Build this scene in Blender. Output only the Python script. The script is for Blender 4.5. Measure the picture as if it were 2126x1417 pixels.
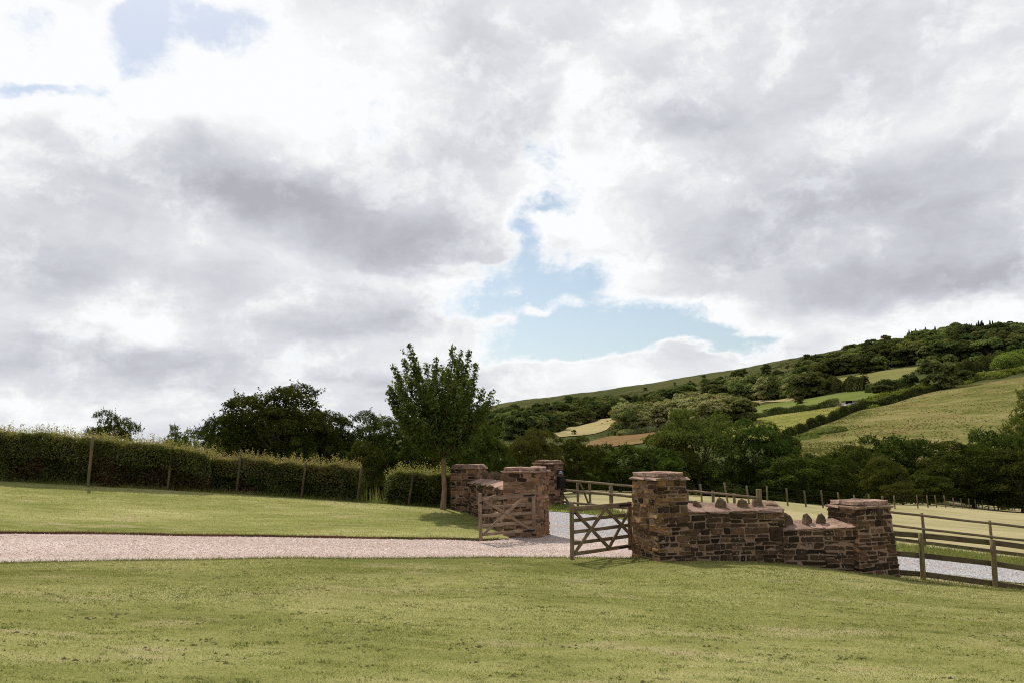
import bpy, bmesh, math, random
import numpy as np
from mathutils import Matrix, Vector

for o in list(bpy.data.objects):
    bpy.data.objects.remove(o)
scene = bpy.context.scene
COL = scene.collection
rad = math.radians
rng = np.random.default_rng(7)
random.seed(7)

# ------------------------------------------------------------------ camera
W, H, FPX = 2126.0, 1417.0, 1654.0            # photo size and focal length in photo pixels (28 mm)
CAM = np.array([0.0, 0.0, 1.65])
PITCH = math.atan(218.0 / FPX)
ROLL = 0.012
_r = np.array([1.0, 0, 0])
_f = np.array([0, math.cos(PITCH), math.sin(PITCH)])
_u = np.array([0, -math.sin(PITCH), math.cos(PITCH)])
RIGHT = math.cos(ROLL) * _r - math.sin(ROLL) * _u
UP = math.cos(ROLL) * _u + math.sin(ROLL) * _r
FWD = _f

cd = bpy.data.cameras.new('camera')
cam = bpy.data.objects.new('camera', cd)
COL.objects.link(cam)
cd.sensor_width = 36.0
cd.lens = FPX / W * 36.0
cd.clip_start = 0.1
cd.clip_end = 20000.0
cam.matrix_world = Matrix(((RIGHT[0], UP[0], -FWD[0], CAM[0]), (RIGHT[1], UP[1], -FWD[1], CAM[1]),
                           (RIGHT[2], UP[2], -FWD[2], CAM[2]), (0, 0, 0, 1)))
scene.camera = cam


def ray(u, v):
    """direction through a spot of the photo, scaled to one metre of depth (y = 1)"""
    d = FWD + (u - W / 2) / FPX * RIGHT - (v - H / 2) / FPX * UP
    return d / d[1]


def at(u, v, Y):
    return CAM + ray(u, v) * Y


# ------------------------------------------------------------------ colour management and render
scene.view_settings.view_transform = 'Standard'
scene.view_settings.look = 'None'
scene.view_settings.gamma = 1.0
scene.view_settings.exposure = 0.0
scene.view_settings.use_curve_mapping = False
scene.render.engine = 'CYCLES'
scene.cycles.max_bounces = 5
scene.cycles.diffuse_bounces = 3
scene.cycles.glossy_bounces = 2
scene.cycles.transmission_bounces = 3
scene.cycles.transparent_max_bounces = 4
scene.cycles.use_denoising = False
scene.cycles.filter_width = 1.1
scene.cycles.sample_clamp_indirect = 4.0

# ------------------------------------------------------------------ sun
SUN_AZ = rad(-27.0)          # clockwise from +Y: ahead of the camera and to the left
SUN_EL = rad(50.0)
SUN_DIR = np.array([math.sin(SUN_AZ) * math.cos(SUN_EL), math.cos(SUN_AZ) * math.cos(SUN_EL), math.sin(SUN_EL)])
sl = bpy.data.lights.new('sun', 'SUN')
sl.energy = 5.0
sl.angle = rad(0.8)
sl.color = (1.0, 0.91, 0.78)
sun = bpy.data.objects.new('sun', sl)
COL.objects.link(sun)
sun.rotation_euler = Vector(-SUN_DIR).to_track_quat('-Z', 'Y').to_euler()

# ------------------------------------------------------------------ node helpers


class NT:
    def __init__(s, tree):
        s.t = tree
        s.n = tree.nodes
        s.l = tree.links

    def new(s, typ, **kw):
        nd = s.n.new(typ)
        for k, v in kw.items():
            setattr(nd, k, v)
        return nd

    def put(s, sock, v):
        if v is None:
            return
        if isinstance(v, bpy.types.NodeSocket):
            s.l.new(v, sock)
        else:
            sock.default_value = v

    def m(s, op, a, b=None, c=None, clamp=False):
        nd = s.new('ShaderNodeMath', operation=op, use_clamp=clamp)
        s.put(nd.inputs[0], a)
        s.put(nd.inputs[1], b)
        s.put(nd.inputs[2], c)
        return nd.outputs[0]

    def vm(s, op, a, b=None, scale=None):
        nd = s.new('ShaderNodeVectorMath', operation=op)
        s.put(nd.inputs[0], a)
        s.put(nd.inputs[1], b)
        if scale is not None:
            s.put(nd.inputs['Scale'], scale)
        return nd.outputs[1] if op in ('DOT_PRODUCT', 'LENGTH', 'DISTANCE') else nd.outputs[0]

    def noise(s, vec, scale, detail=4.0, rough=0.5, dist=0.0, color=False, lac=2.0):
        nd = s.new('ShaderNodeTexNoise')
        if vec is not None:
            s.put(nd.inputs['Vector'], vec)
        nd.inputs['Scale'].default_value = scale
        nd.inputs['Detail'].default_value = detail
        nd.inputs['Roughness'].default_value = rough
        nd.inputs['Lacunarity'].default_value = lac
        nd.inputs['Distortion'].default_value = dist
        return nd.outputs['Color'] if color else nd.outputs['Fac']

    def voro(s, vec, scale, out='Distance', feature='F1', rand=1.0):
        nd = s.new('ShaderNodeTexVoronoi', feature=feature)
        if vec is not None:
            s.put(nd.inputs['Vector'], vec)
        nd.inputs['Scale'].default_value = scale
        nd.inputs['Randomness'].default_value = rand
        return nd.outputs[out]

    def ramp(s, fac, stops, interp='LINEAR'):
        nd = s.new('ShaderNodeValToRGB')
        cr = nd.color_ramp
        cr.interpolation = interp
        while len(cr.elements) > 1:
            cr.elements.remove(cr.elements[-1])
        cr.elements[0].position = stops[0][0]
        cr.elements[0].color = (*stops[0][1], 1)
        for p, c in stops[1:]:
            e = cr.elements.new(p)
            e.color = (*c, 1)
        s.put(nd.inputs[0], fac)
        return nd.outputs[0]

    def mix(s, fac, a, b, blend='MIX'):
        nd = s.new('ShaderNodeMix', data_type='RGBA', blend_type=blend)
        s.put(nd.inputs[0], fac)
        s.put(nd.inputs[6], (*a, 1) if isinstance(a, tuple) and len(a) == 3 else a)
        s.put(nd.inputs[7], (*b, 1) if isinstance(b, tuple) and len(b) == 3 else b)
        return nd.outputs[2]

    def mapr(s, v, a, b, c=0.0, d=1.0, smooth=True):
        nd = s.new('ShaderNodeMapRange')
        nd.interpolation_type = 'SMOOTHSTEP' if smooth else 'LINEAR'
        s.put(nd.inputs[0], v)
        for i, x in enumerate((a, b, c, d)):
            s.put(nd.inputs[i + 1], x)
        return nd.outputs[0]

    def sep(s, vec):
        nd = s.new('ShaderNodeSeparateXYZ')
        s.put(nd.inputs[0], vec)
        return nd.outputs

    def comb(s, x, y, z):
        nd = s.new('ShaderNodeCombineXYZ')
        s.put(nd.inputs[0], x)
        s.put(nd.inputs[1], y)
        s.put(nd.inputs[2], z)
        return nd.outputs[0]


# ------------------------------------------------------------------ world: clear sky behind a broken cloud deck
world = bpy.data.worlds.new('World')
scene.world = world
world.use_nodes = True
wt = NT(world.node_tree)
wt.n.clear()
w_out = wt.new('ShaderNodeOutputWorld')
sky = wt.new('ShaderNodeTexSky')
sky.sky_type = 'NISHITA'
sky.sun_disc = False
sky.sun_elevation = SUN_EL
sky.sun_rotation = SUN_AZ
sky.air_density = 1.0
sky.dust_density = 1.0
sky.ozone_density = 1.0
bg_sky = wt.new('ShaderNodeBackground')
hsv = wt.new('ShaderNodeHueSaturation')
hsv.inputs['Saturation'].default_value = 0.80
hsv.inputs['Hue'].default_value = 0.489
hsv.inputs['Value'].default_value = 1.0
wt.l.new(sky.outputs[0], hsv.inputs['Color'])
wt.l.new(hsv.outputs[0], bg_sky.inputs[0])
bg_sky.inputs[1].default_value = 0.108

dvec = wt.new('ShaderNodeTexCoord').outputs['Generated']
dx, dy, dz = wt.sep(dvec)
zc = wt.m('MAXIMUM', dz, 0.0)
den = wt.m('ADD', zc, 0.22)
plane = wt.comb(wt.m('DIVIDE', dx, den), wt.m('DIVIDE', dy, den), wt.m('MULTIPLY', zc, 1.5))
warp_c = wt.noise(plane, 1.9, 6.0, 0.58, color=True)
warp_d = wt.noise(dvec, 9.0, 5.0, 0.6, color=True)
warp = wt.vm('SUBTRACT', warp_c, (0.5, 0.5, 0.5))
warp2 = wt.vm('SUBTRACT', warp_d, (0.5, 0.5, 0.5))
wdir = wt.vm('ADD', dvec, wt.vm('ADD', wt.vm('SCALE', warp, scale=0.10), wt.vm('SCALE', warp2, scale=0.055)))
wplane = wt.vm('ADD', plane, wt.vm('SCALE', warp, scale=0.35))
n_big = wt.noise(wplane, 1.5, 9.0, 0.55)
det_v = wt.vm('MULTIPLY', wt.vm('ADD', dvec, wt.vm('SCALE', warp, scale=0.12)), (1.0, 1.0, 1.5))
n_det = wt.noise(det_v, 8.0, 10.0, 0.60)
n_sun = wt.noise(wt.vm('ADD', det_v, tuple(float(q) * 0.028 for q in SUN_DIR)), 8.0, 10.0, 0.60)
relief = wt.m('SUBTRACT', n_det, n_sun)          # denser than the cloud towards the sun: the far side of a billow


def unit(u, v):
    d = ray(u, v)
    return d / np.linalg.norm(d)


def blobs(lst):
    tot = None
    for u, v, ru, rv, wgt in lst:
        c = unit(u, v)
        q = wt.vm('SUBTRACT', wdir, tuple(float(x) for x in c))
        q = wt.vm('MULTIPLY', q, (FPX / ru, FPX / ru, FPX / rv))
        e = wt.m('POWER', 2.71828, wt.m('MULTIPLY', wt.vm('DOT_PRODUCT', q, q), -1.0))
        tot = wt.m('MULTIPLY_ADD', e, wgt, tot if tot is not None else 0.0)
    return tot


#   gaps of open sky (negative) and solid cloud (positive): spot of sky, half-widths, weight
cover_b = blobs([
    (440, 45, 90, 52, -1.12), (290, 30, 48, 55, -0.95), (300, 125, 45, 48, -1.05), (110, 165, 85, 17, -0.95), (355, 60, 22, 70, 0.25), (495, 178, 16, 14, -0.5), (205, 155, 16, 14, -0.5),
    (1160, 590, 110, 60, -1.0), (1025, 600, 70, 75, -1.0), (1310, 665, 140, 48, -1.1), (1140, 700, 130, 40, -0.9), (1480, 700, 130, 26, -0.95),
    (1085, 480, 30, 55, -0.65), (1140, 430, 35, 14, -0.6), (1220, 735, 160, 20, -0.45),
    (1070, 600, 32, 16, 0.75), (1150, 650, 36, 20, 0.85), (1010, 545, 45, 12, 0.75), (1270, 690, 25, 12, 0.4), (1195, 620, 30, 16, 0.7),
    (1430, 745, 36, 26, 0.6), (1320, 750, 50, 20, 0.5), (1180, 770, 60, 20, 0.5), (1050, 680, 60, 25, 0.45)])
#   thick grey bellies (positive) and thin bright cloud (negative)
dark_b = blobs([
    (470, 390, 230, 60, 0.55), (640, 430, 200, 60, 0.62), (850, 510, 170, 60, 0.80), (940, 400, 90, 110, 0.55), (1080, 290, 90, 60, 0.55), (1010, 110, 110, 90, 0.45),
    (420, 270, 70, 35, 0.45), (150, 300, 150, 40, 0.25), (130, 560, 120, 30, 0.65), (470, 560, 70, 60, 0.35), (680, 680, 170, 28, 0.70), (860, 650, 90, 35, 0.5),
    (300, 745, 330, 45, 0.62), (760, 790, 200, 20, 0.4), (120, 470, 160, 40, 0.25),
    (1640, 470, 230, 60, 0.62), (1480, 540, 150, 40, 0.45), (1900, 585, 270, 36, 0.85), (1800, 380, 330, 60, 0.40), (1420, 260, 130, 36, 0.6), (1650, 200, 250, 70, 0.15),
    (1900, 80, 300, 70, 0.10), (2000, 470, 160, 60, 0.45),
    (300, 180, 420, 70, -0.85), (90, 60, 220, 90, -0.75), (560, 60, 150, 130, -0.75), (640, 290, 60, 50, -0.6), (830, 60, 110, 50, -0.55), (780, 200, 110, 90, -0.3), (420, 490, 80, 40, -0.45),
    (280, 640, 100, 34, -0.95), (600, 530, 90, 30, -0.4), (780, 580, 160, 20, -0.45), (950, 600, 40, 20, -0.5), (1220, 185, 50, 30, -0.6), (1390, 30, 90, 40, -0.5),
    (1190, 345, 110, 50, -0.8), (1210, 470, 110, 40, -0.8), (1330, 560, 120, 45, -0.6), (1480, 640, 200, 25, -0.6), (1480, 390, 110, 26, -0.35), (1750, 260, 110, 30, -0.25),
    (1970, 250, 100, 40, -0.3), (1850, 670, 250, 26, -0.45), (1250, 775, 200, 40, -0.35), (900, 720, 120, 30, -0.3), (200, 830, 300, 22, -0.25)])
cov = wt.m('ADD', wt.m('MULTIPLY_ADD', n_big, 0.5, 0.50), wt.m('MULTIPLY', cover_b, 0.92))
n_gap = wt.noise(wt.vm('ADD', wt.vm('MULTIPLY', dvec, (1.0, 1.0, 1.3)), wt.vm('SCALE', warp2, scale=0.10)), 15.0, 9.0, 0.62)
cov = wt.m('ADD', cov, wt.m('MULTIPLY', wt.m('SUBTRACT', n_det, 0.5), 1.5))
cov = wt.m('ADD', cov, wt.m('MULTIPLY', wt.m('SUBTRACT', n_gap, 0.5), 1.6))
mask = wt.mapr(cov, -0.02, 0.52)
thick = wt.m('ADD', wt.m('MULTIPLY_ADD', n_big, 0.92, 0.03), wt.m('MULTIPLY', dark_b, 0.72))
thick = wt.m('MULTIPLY', wt.m('ADD', thick, wt.m('MULTIPLY', wt.m('SUBTRACT', n_det, 0.5), 0.75)), 0.78)
thin_edge = wt.m('SUBTRACT', 1.0, wt.mapr(cov, 0.3, 0.85))
thick = wt.m('SUBTRACT', thick, wt.m('MULTIPLY', thin_edge, 0.38))
thick = wt.m('ADD', thick, wt.m('MULTIPLY', relief, -0.95))
cloud_col = wt.ramp(thick, [(0.0, (0.97, 0.985, 1.0)), (0.2, (0.875, 0.89, 0.90)), (0.45, (0.72, 0.737, 0.78)), (0.75, (0.575, 0.585, 0.635)), (1.0, (0.455, 0.462, 0.505))])
bg_cl = wt.new('ShaderNodeBackground')
wt.l.new(cloud_col, bg_cl.inputs[0])
bg_cl.inputs[1].default_value = 1.0
mx = wt.new('ShaderNodeMixShader')
wt.l.new(mask, mx.inputs[0])
wt.l.new(bg_sky.outputs[0], mx.inputs[1])
wt.l.new(bg_cl.outputs[0], mx.inputs[2])
wt.l.new(mx.outputs[0], w_out.inputs[0])
world.cycles.sampling_method = 'MANUAL'
world.cycles.sample_map_resolution = 512
# ------------------------------------------------------------------ terrain as a height function z(x, y)
PL = (-0.05, -0.0476)        # slope of the lawn near the camera


def plane_z(x, y):
    return PL[0] * x + PL[1] * y


def z_of_v(u, v, Y):
    return float(at(u, v, Y)[2])


#   profiles of the land along bearings: distance ahead -> ('z', height) or the photo row where it shows
PROF = {
    -900: [(15, 'z', 0.3), (20, 'z', 0.9), (30, 'z', 1.8), (45, 'z', 2.0), (80, 'z', 0), (200, 'z', -10), (600, 'z', -20), (1000, 'z', -22), (2500, 'z', -25)],
    0: [(15.5, 1172), (19.5, 1107), (24, 1040), (29, 994), (33, 'z', 0.85), (50, 'z', 0), (100, 'z', -4), (300, 'z', -15), (1000, 'z', -20), (2500, 'z', -25)],
    500: [(16, 1163), (20, 1114), (24, 1068), (28.5, 1027), (33, 'z', -0.2), (50, 'z', -1), (100, 'z', -4), (300, 'z', -14), (1000, 'z', -18), (2500, 'z', -25)],
    900: [(16.5, 1161), (20, 1120), (24, 1084), (28, 1055), (33, 'z', -0.9), (50, 'z', -2.0), (100, 'z', -6), (200, 'z', -7), (400, 950), (700, 918), (1000, 882), (1400, 895), (2500, 920)],
    1050: [(16.7, 1161), (21.5, 1116), (26, 1076), (31, 1055), (40, 'z', -1.6), (60, 'z', -2.6), (100, 'z', -6), (200, 955), (300, 925), (500, 890), (700, 868), (1000, 836), (1400, 850), (2500, 900)],
    1200: [(17, 1163), (21.8, 1112), (26, 1078), (31, 1057), (45, 1035), (65, 1017), (100, 'z', -6), (140, 'z', -5), (200, 955), (300, 922), (400, 893), (550, 870), (750, 848), (1000, 818), (1400, 832), (2500, 890)],
    1500: [(17, 1168), (19, 'z', -1.0), (25, 'z', -1.33), (29, 'z', -1.45), (40, 1060), (65, 1031), (100, 'z', -7), (140, 'z', -6.5), (180, 962), (250, 912), (350, 872), (450, 850), (600, 822), (800, 788), (950, 773), (1300, 785), (2500, 860)],
    1850: [(17, 1200), (18.5, 1186), (25, 1146), (29, 1128), (40, 1098), (60, 1066), (80, 1050), (100, 1043), (115, 1035), (140, 1000), (170, 945), (230, 880), (300, 838), (340, 815), (450, 785), (600, 755), (800, 713), (1000, 722), (2500, 820)],
    2126: [(16.5, 1232), (18, 1217), (25, 1178), (29, 1157), (40, 1120), (60, 1085), (80, 1070), (107, 1060), (125, 1045), (140, 1020), (165, 960), (200, 890), (250, 832), (300, 792), (340, 775), (450, 755), (600, 715), (700, 690), (900, 700), (2500, 800)],
    2900: [(16, 'z', -1.9), (25, 'z', -2.9), (40, 'z', -4.2), (107, 'z', -8.5), (140, 'z', -4), (200, 'z', 10), (300, 'z', 36), (700, 'z', 112), (900, 'z', 110), (2500, 'z', 80)],
}


def pchip(xs, ys, x):
    xs = np.asarray(xs, float)
    ys = np.asarray(ys, float)
    h = np.diff(xs)
    d = np.diff(ys) / h
    n = len(xs)
    m = np.zeros(n)
    m[0], m[-1] = d[0], d[-1]
    for i in range(1, n - 1):
        if d[i - 1] * d[i] > 0:
            w1 = 2 * h[i] + h[i - 1]
            w2 = h[i] + 2 * h[i - 1]
            m[i] = (w1 + w2) / (w1 / d[i - 1] + w2 / d[i])
    x = np.clip(x, xs[0], xs[-1])
    i = np.clip(np.searchsorted(xs, x) - 1, 0, n - 2)
    t = (x - xs[i]) / h[i]
    t2, t3 = t * t, t * t * t
    return (2 * t3 - 3 * t2 + 1) * ys[i] + (t3 - 2 * t2 + t) * h[i] * m[i] + (-2 * t3 + 3 * t2) * ys[i + 1] + (t3 - t2) * h[i] * m[i + 1]


LY = np.linspace(math.log(8.0), math.log(2500.0), 420)
A_COL, E_COL = [], []
for uc, rows in PROF.items():
    a = float(ray(uc, 1000)[0])
    xs, ys = [], []
    for yy in (8.0, 11.0):
        xs.append(math.log(yy))
        ys.append((plane_z(a * yy, yy) - CAM[2]) / yy)
    for r in rows:
        z = r[2] if r[1] == 'z' else z_of_v(uc, r[1], r[0])
        xs.append(math.log(r[0]))
        ys.append((z - CAM[2]) / r[0])
    A_COL.append(a)
    E_COL.append(pchip(xs, ys, LY))
A_COL = np.array(A_COL)
AF = np.linspace(A_COL[0], A_COL[-1], 240)
E_COL = np.array(E_COL)
EG = np.array([pchip(A_COL, E_COL[:, j], AF) for j in range(len(LY))]).T       # [bearing, distance]
k = np.array([1, 3, 5, 3, 1.0])
k /= k.sum()
EGp = np.pad(EG, ((2, 2), (0, 0)), mode='edge')
EG = sum(k[i] * EGp[i:i + EG.shape[0]] for i in range(5))


def terrain(x, y):
    x = np.asarray(x, float)
    y = np.asarray(y, float)
    yy = np.clip(y, 8.0, 2500.0)
    a = np.clip(x / yy, AF[0], AF[-1])
    fi = (a - AF[0]) / (AF[1] - AF[0])
    fj = (np.log(yy) - LY[0]) / (LY[1] - LY[0])
    i = np.clip(fi.astype(int), 0, len(AF) - 2)
    j = np.clip(fj.astype(int), 0, len(LY) - 2)
    ti, tj = fi - i, fj - j
    e = (EG[i, j] * (1 - ti) + EG[i + 1, j] * ti) * (1 - tj) + (EG[i, j + 1] * (1 - ti) + EG[i + 1, j + 1] * ti) * tj
    zt = CAM[2] + e * yy
    wgt = np.clip((y - 9.0) / 5.0, 0, 1)
    wgt = wgt * wgt * (3 - 2 * wgt)
    z = plane_z(x, y) * (1 - wgt) + zt * wgt
    far = np.clip((y - 160.0) / 300.0, 0, 1)
    z = z + far * (1.1 * np.sin(x * 0.043 + 1.3) * np.sin(y * 0.037) + 0.7 * np.sin(x * 0.11 + y * 0.07))
    near = np.clip(1 - np.abs(y - 12.0) / 14.0, 0, 1)
    z = z + near * (0.012 * np.sin(x * 1.7 + 0.6 * y) + 0.010 * np.sin(y * 2.3 - 0.4 * x))
    return z


def tz(x, y):
    return float(terrain(np.array([x]), np.array([y]))[0])


def hit(u, v, y0=5.0, y1=2200.0):
    """where the line of sight through a photo spot meets the land"""
    d = ray(u, v)
    Y = np.exp(np.linspace(math.log(y0), math.log(y1), 6000))
    g = CAM[2] + d[2] * Y - terrain(d[0] * Y, Y)
    s = np.nonzero((g[:-1] > 0) & (g[1:] <= 0))[0]
    if len(s) == 0:
        j = int(np.argmin(np.abs(g / Y)))
        Yh = Y[j]
    else:
        j = s[0]
        Yh = Y[j] + (Y[j + 1] - Y[j]) * g[j] / (g[j] - g[j + 1])
    return np.array([d[0] * Yh, Yh, tz(d[0] * Yh, Yh)])


# ------------------------------------------------------------------ mesh helpers
def mesh_np(name, V, F):
    """V (n,3), F (m,k) faces of k corners"""
    V = np.ascontiguousarray(V, np.float32)
    F = np.ascontiguousarray(F, np.int32)
    me = bpy.data.meshes.new(name)
    m, kk = F.shape
    me.vertices.add(len(V))
    me.vertices.foreach_set('co', V.ravel())
    me.loops.add(m * kk)
    me.loops.foreach_set('vertex_index', F.ravel())
    me.polygons.add(m)
    me.polygons.foreach_set('loop_start', np.arange(0, m * kk, kk, dtype=np.int32))
    me.polygons.foreach_set('loop_total', np.full(m, kk, np.int32))
    me.update(calc_edges=True)
    return me


def smooth(me):
    me.polygons.foreach_set('use_smooth', np.ones(len(me.polygons), bool))
    return me


def link(name, me, mat=None, parent=None, loc=None):
    o = bpy.data.objects.new(name, me)
    COL.objects.link(o)
    if me is not None and mat is not None and len(me.materials) == 0:
        for mm in (mat if isinstance(mat, (list, tuple)) else [mat]):
            me.materials.append(mm)
    if parent is not None:
        o.parent = parent
    if loc is not None:
        o.location = tuple(float(q) for q in loc)
    return o


def tag(o, label=None, cat=None, group=None, kind=None):
    for kk, vv in (('label', label), ('category', cat), ('group', group), ('kind', kind)):
        if vv:
            o[kk] = vv
    return o


def thing(name, label, cat, loc=(0, 0, 0), group=None, rz=0.0):
    o = bpy.data.objects.new(name, None)
    COL.objects.link(o)
    o.empty_display_size = 0.2
    o.location = tuple(float(q) for q in loc)
    o.rotation_euler = (0, 0, rz)
    return tag(o, label, cat, group)


def grid_faces(nu, nv, off=0):
    i = np.arange(nu - 1)[:, None] * nv + np.arange(nv - 1)[None, :] + off
    return np.stack([i, i + nv, i + nv + 1, i + 1], -1).reshape(-1, 4)


def strip(name, xs, y_lo, y_hi, ny, dz, mat, ease=1.0):
    """sheet on the land between two edges given as functions of x"""
    t = np.linspace(0, 1, ny) ** ease
    X = np.repeat(xs[:, None], ny, 1)
    Y = y_lo[:, None] * (1 - t) + y_hi[:, None] * t
    Z = terrain(X, Y) + dz
    me = mesh_np(name, np.stack([X, Y, Z], -1).reshape(-1, 3), grid_faces(len(xs), ny))
    return link(name, smooth(me), mat)


def drape(name, top, bot, dz, mat, n=60, mrows=30):
    """field laid on the land between an upper and a lower boundary, both traced as photo spots"""
    def poly(pts):
        P = np.array([hit(*p)[:2] for p in pts])
        s = np.r_[0, np.cumsum(np.linalg.norm(np.diff(P, axis=0), axis=1))]
        q = np.linspace(0, s[-1], n)
        return np.stack([np.interp(q, s, P[:, 0]), np.interp(q, s, P[:, 1])], -1)
    T, B = poly(top), poly(bot)
    t = np.linspace(0, 1, mrows)[None, :, None]
    P = T[:, None] * (1 - t) + B[:, None] * t
    Z = terrain(P[..., 0], P[..., 1]) + dz
    V = np.concatenate([P, Z[..., None]], -1).reshape(-1, 3)
    o = link(name, smooth(mesh_np(name, V, grid_faces(n, mrows))), mat)
    o['kind'] = 'structure'
    return o
# ------------------------------------------------------------------ materials
def material(name):
    mt = bpy.data.materials.new(name)
    mt.use_nodes = True
    t = NT(mt.node_tree)
    t.n.clear()
    out = t.new('ShaderNodeOutputMaterial')
    bs = t.new('ShaderNodeBsdfPrincipled')
    t.l.new(bs.outputs[0], out.inputs[0])
    bs.inputs['Specular IOR Level'].default_value = 0.06
    bs.inputs['Roughness'].default_value = 0.85
    return mt, t, bs, out


def bump(t, bs, h, strength=0.5, dist=0.02):
    b = t.new('ShaderNodeBump')
    b.inputs['Strength'].default_value = strength
    b.inputs['Distance'].default_value = dist
    t.put(b.inputs['Height'], h)
    t.l.new(b.outputs[0], bs.inputs['Normal'])


def pos(t):
    return t.new('ShaderNodeNewGeometry').outputs['Position']


def objco(t):
    return t.new('ShaderNodeTexCoord').outputs['Object']


def orand(t):
    return t.new('ShaderNodeObjectInfo').outputs['Random']


def grass_mat(name, c_lo, c_mid, c_hi, patch=0.25, fine=14.0, bumpd=0.03, stretch=(0.35, 1.0, 1.0), brown=None, bstr=0.6, specks=False):
    mt, t, bs, out = material(name)
    p = pos(t)
    sp = t.vm('MULTIPLY', p, stretch)
    n1 = t.noise(sp, patch, 5, 0.55)
    n2 = t.noise(sp, patch * 7, 5, 0.6)
    n3 = t.noise(p, fine, 4, 0.7)
    if specks:      # mowing lines
        n2 = t.m('ADD', t.m('MULTIPLY', n2, 0.6), t.m('MULTIPLY', t.noise(t.vm('MULTIPLY', p, (0.10, 1.0, 1.0)), 5.0, 3, 0.6), 0.4))
    v = t.m('ADD', t.m('MULTIPLY', n1, 0.36), t.m('ADD', t.m('MULTIPLY', n2, 0.32), t.m('MULTIPLY', n3, 0.32)))
    col = t.ramp(v, [(0.40, c_lo), (0.5, c_mid), (0.60, c_hi)])
    if brown:
        n4 = t.noise(sp, patch * 3.1, 6, 0.65)
        col = t.mix(t.mapr(n4, 0.54, 0.68, 0.0, 0.75), col, brown)
    if specks:      # bare soil and worm casts showing between the blades
        n5 = t.noise(t.vm('MULTIPLY', p, (0.6, 1.2, 1.0)), 2.2, 4, 0.6)
        n6 = t.noise(t.vm('MULTIPLY', p, (0.7, 1.4, 1.0)), 10.0, 4, 0.7)
        col = t.mix(t.m('MULTIPLY', t.mapr(n5, 0.50, 0.62), t.mapr(n6, 0.59, 0.66)), col, (0.05, 0.045, 0.025))
    t.put(bs.inputs['Base Color'], col)
    bs.inputs['Specular IOR Level'].default_value = 0.0
    bump(t, bs, t.m('ADD', n3, t.m('MULTIPLY', n2, 0.6)), bstr, bumpd)
    return mt


M = {}
M['lawn'] = grass_mat('lawn_turf', (0.11, 0.127, 0.034), (0.215, 0.22, 0.077), (0.335, 0.315, 0.15), 0.35, 45.0, 0.025, (0.4, 1.0, 1.0), (0.31, 0.27, 0.15), 0.8, True)
M['meadow'] = grass_mat('meadow_grass', (0.19, 0.18, 0.085), (0.27, 0.24, 0.13), (0.34, 0.30, 0.175), 0.25, 9.0, 0.04, (0.3, 1.0, 1.0))
M['verge'] = grass_mat('verge_grass', (0.11, 0.145, 0.03), (0.18, 0.215, 0.05), (0.25, 0.25, 0.09), 0.8, 12.0, 0.04)
M['moor'] = grass_mat('moor_grass', (0.03, 0.038, 0.015), (0.052, 0.06, 0.023), (0.085, 0.083, 0.036), 0.012, 0.5, 0.5, (0.6, 1, 1), (0.10, 0.085, 0.04))
M['hay'] = grass_mat('hay_field', (0.19, 0.165, 0.08), (0.25, 0.21, 0.105), (0.31, 0.26, 0.135), 0.02, 0.5, 0.2)
M['olive'] = grass_mat('pasture_olive', (0.09, 0.10, 0.035), (0.13, 0.13, 0.045), (0.17, 0.16, 0.065), 0.02, 0.5, 0.2)
M['green'] = grass_mat('pasture_green', (0.075, 0.10, 0.03), (0.105, 0.13, 0.035), (0.14, 0.155, 0.05), 0.02, 0.5, 0.2)
M['yellowgreen'] = grass_mat('pasture_yellow', (0.11, 0.125, 0.03), (0.165, 0.165, 0.045), (0.22, 0.20, 0.07), 0.035, 0.45, 0.3, (0.5, 1, 1), (0.17, 0.14, 0.06))
M['rough'] = grass_mat('rough_hill_pasture', (0.058, 0.072, 0.017), (0.13, 0.13, 0.043), (0.22, 0.188, 0.085), 0.022, 1.1, 0.6, (0.8, 1, 1), (0.17, 0.125, 0.06), 0.9)
M['russet'] = grass_mat('russet_field', (0.10, 0.07, 0.035), (0.145, 0.095, 0.045), (0.18, 0.125, 0.065), 0.05, 0.6, 0.2)


def gravel_mat():
    mt, t, bs, out = material('gravel')
    p = pos(t)
    c = t.voro(p, 34.0, 'Color')
    d = t.voro(p, 34.0, 'Distance')
    n = t.noise(t.vm('MULTIPLY', p, (0.25, 1, 1)), 0.5, 5, 0.6)
    x = t.sep(p)[0]
    r, g, b = t.sep(c)
    base = t.ramp(r, [(0.0, (0.26, 0.185, 0.16)), (0.35, (0.41, 0.325, 0.295)), (0.7, (0.50, 0.425, 0.395)), (1.0, (0.60, 0.54, 0.515))])
    grey = t.ramp(r, [(0.0, (0.14, 0.14, 0.15)), (0.4, (0.27, 0.27, 0.285)), (1.0, (0.46, 0.46, 0.48))])
    y = t.sep(p)[1]
    wx = t.m('MAXIMUM', t.mapr(t.m('ADD', y, t.m('MULTIPLY', n, 3.0)), 21.5, 24.0), t.mapr(x, 4.0, 8.0))
    col = t.mix(wx, base, grey)
    rut = t.noise(t.vm('MULTIPLY', p, (0.06, 1.0, 1.0)), 1.1, 3, 0.5)
    col = t.mix(t.mapr(rut, 0.46, 0.62, 0, 0.5), col, (0.33, 0.245, 0.205))
    col = t.mix(t.mapr(n, 0.5, 0.75, 0, 0.45), col, (0.30, 0.21, 0.175))
    t.put(bs.inputs['Base Color'], col)
    bump(t, bs, t.m('SUBTRACT', 1.0, d), 1.0, 0.02)
    return mt


M['gravel'] = gravel_mat()


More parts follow.
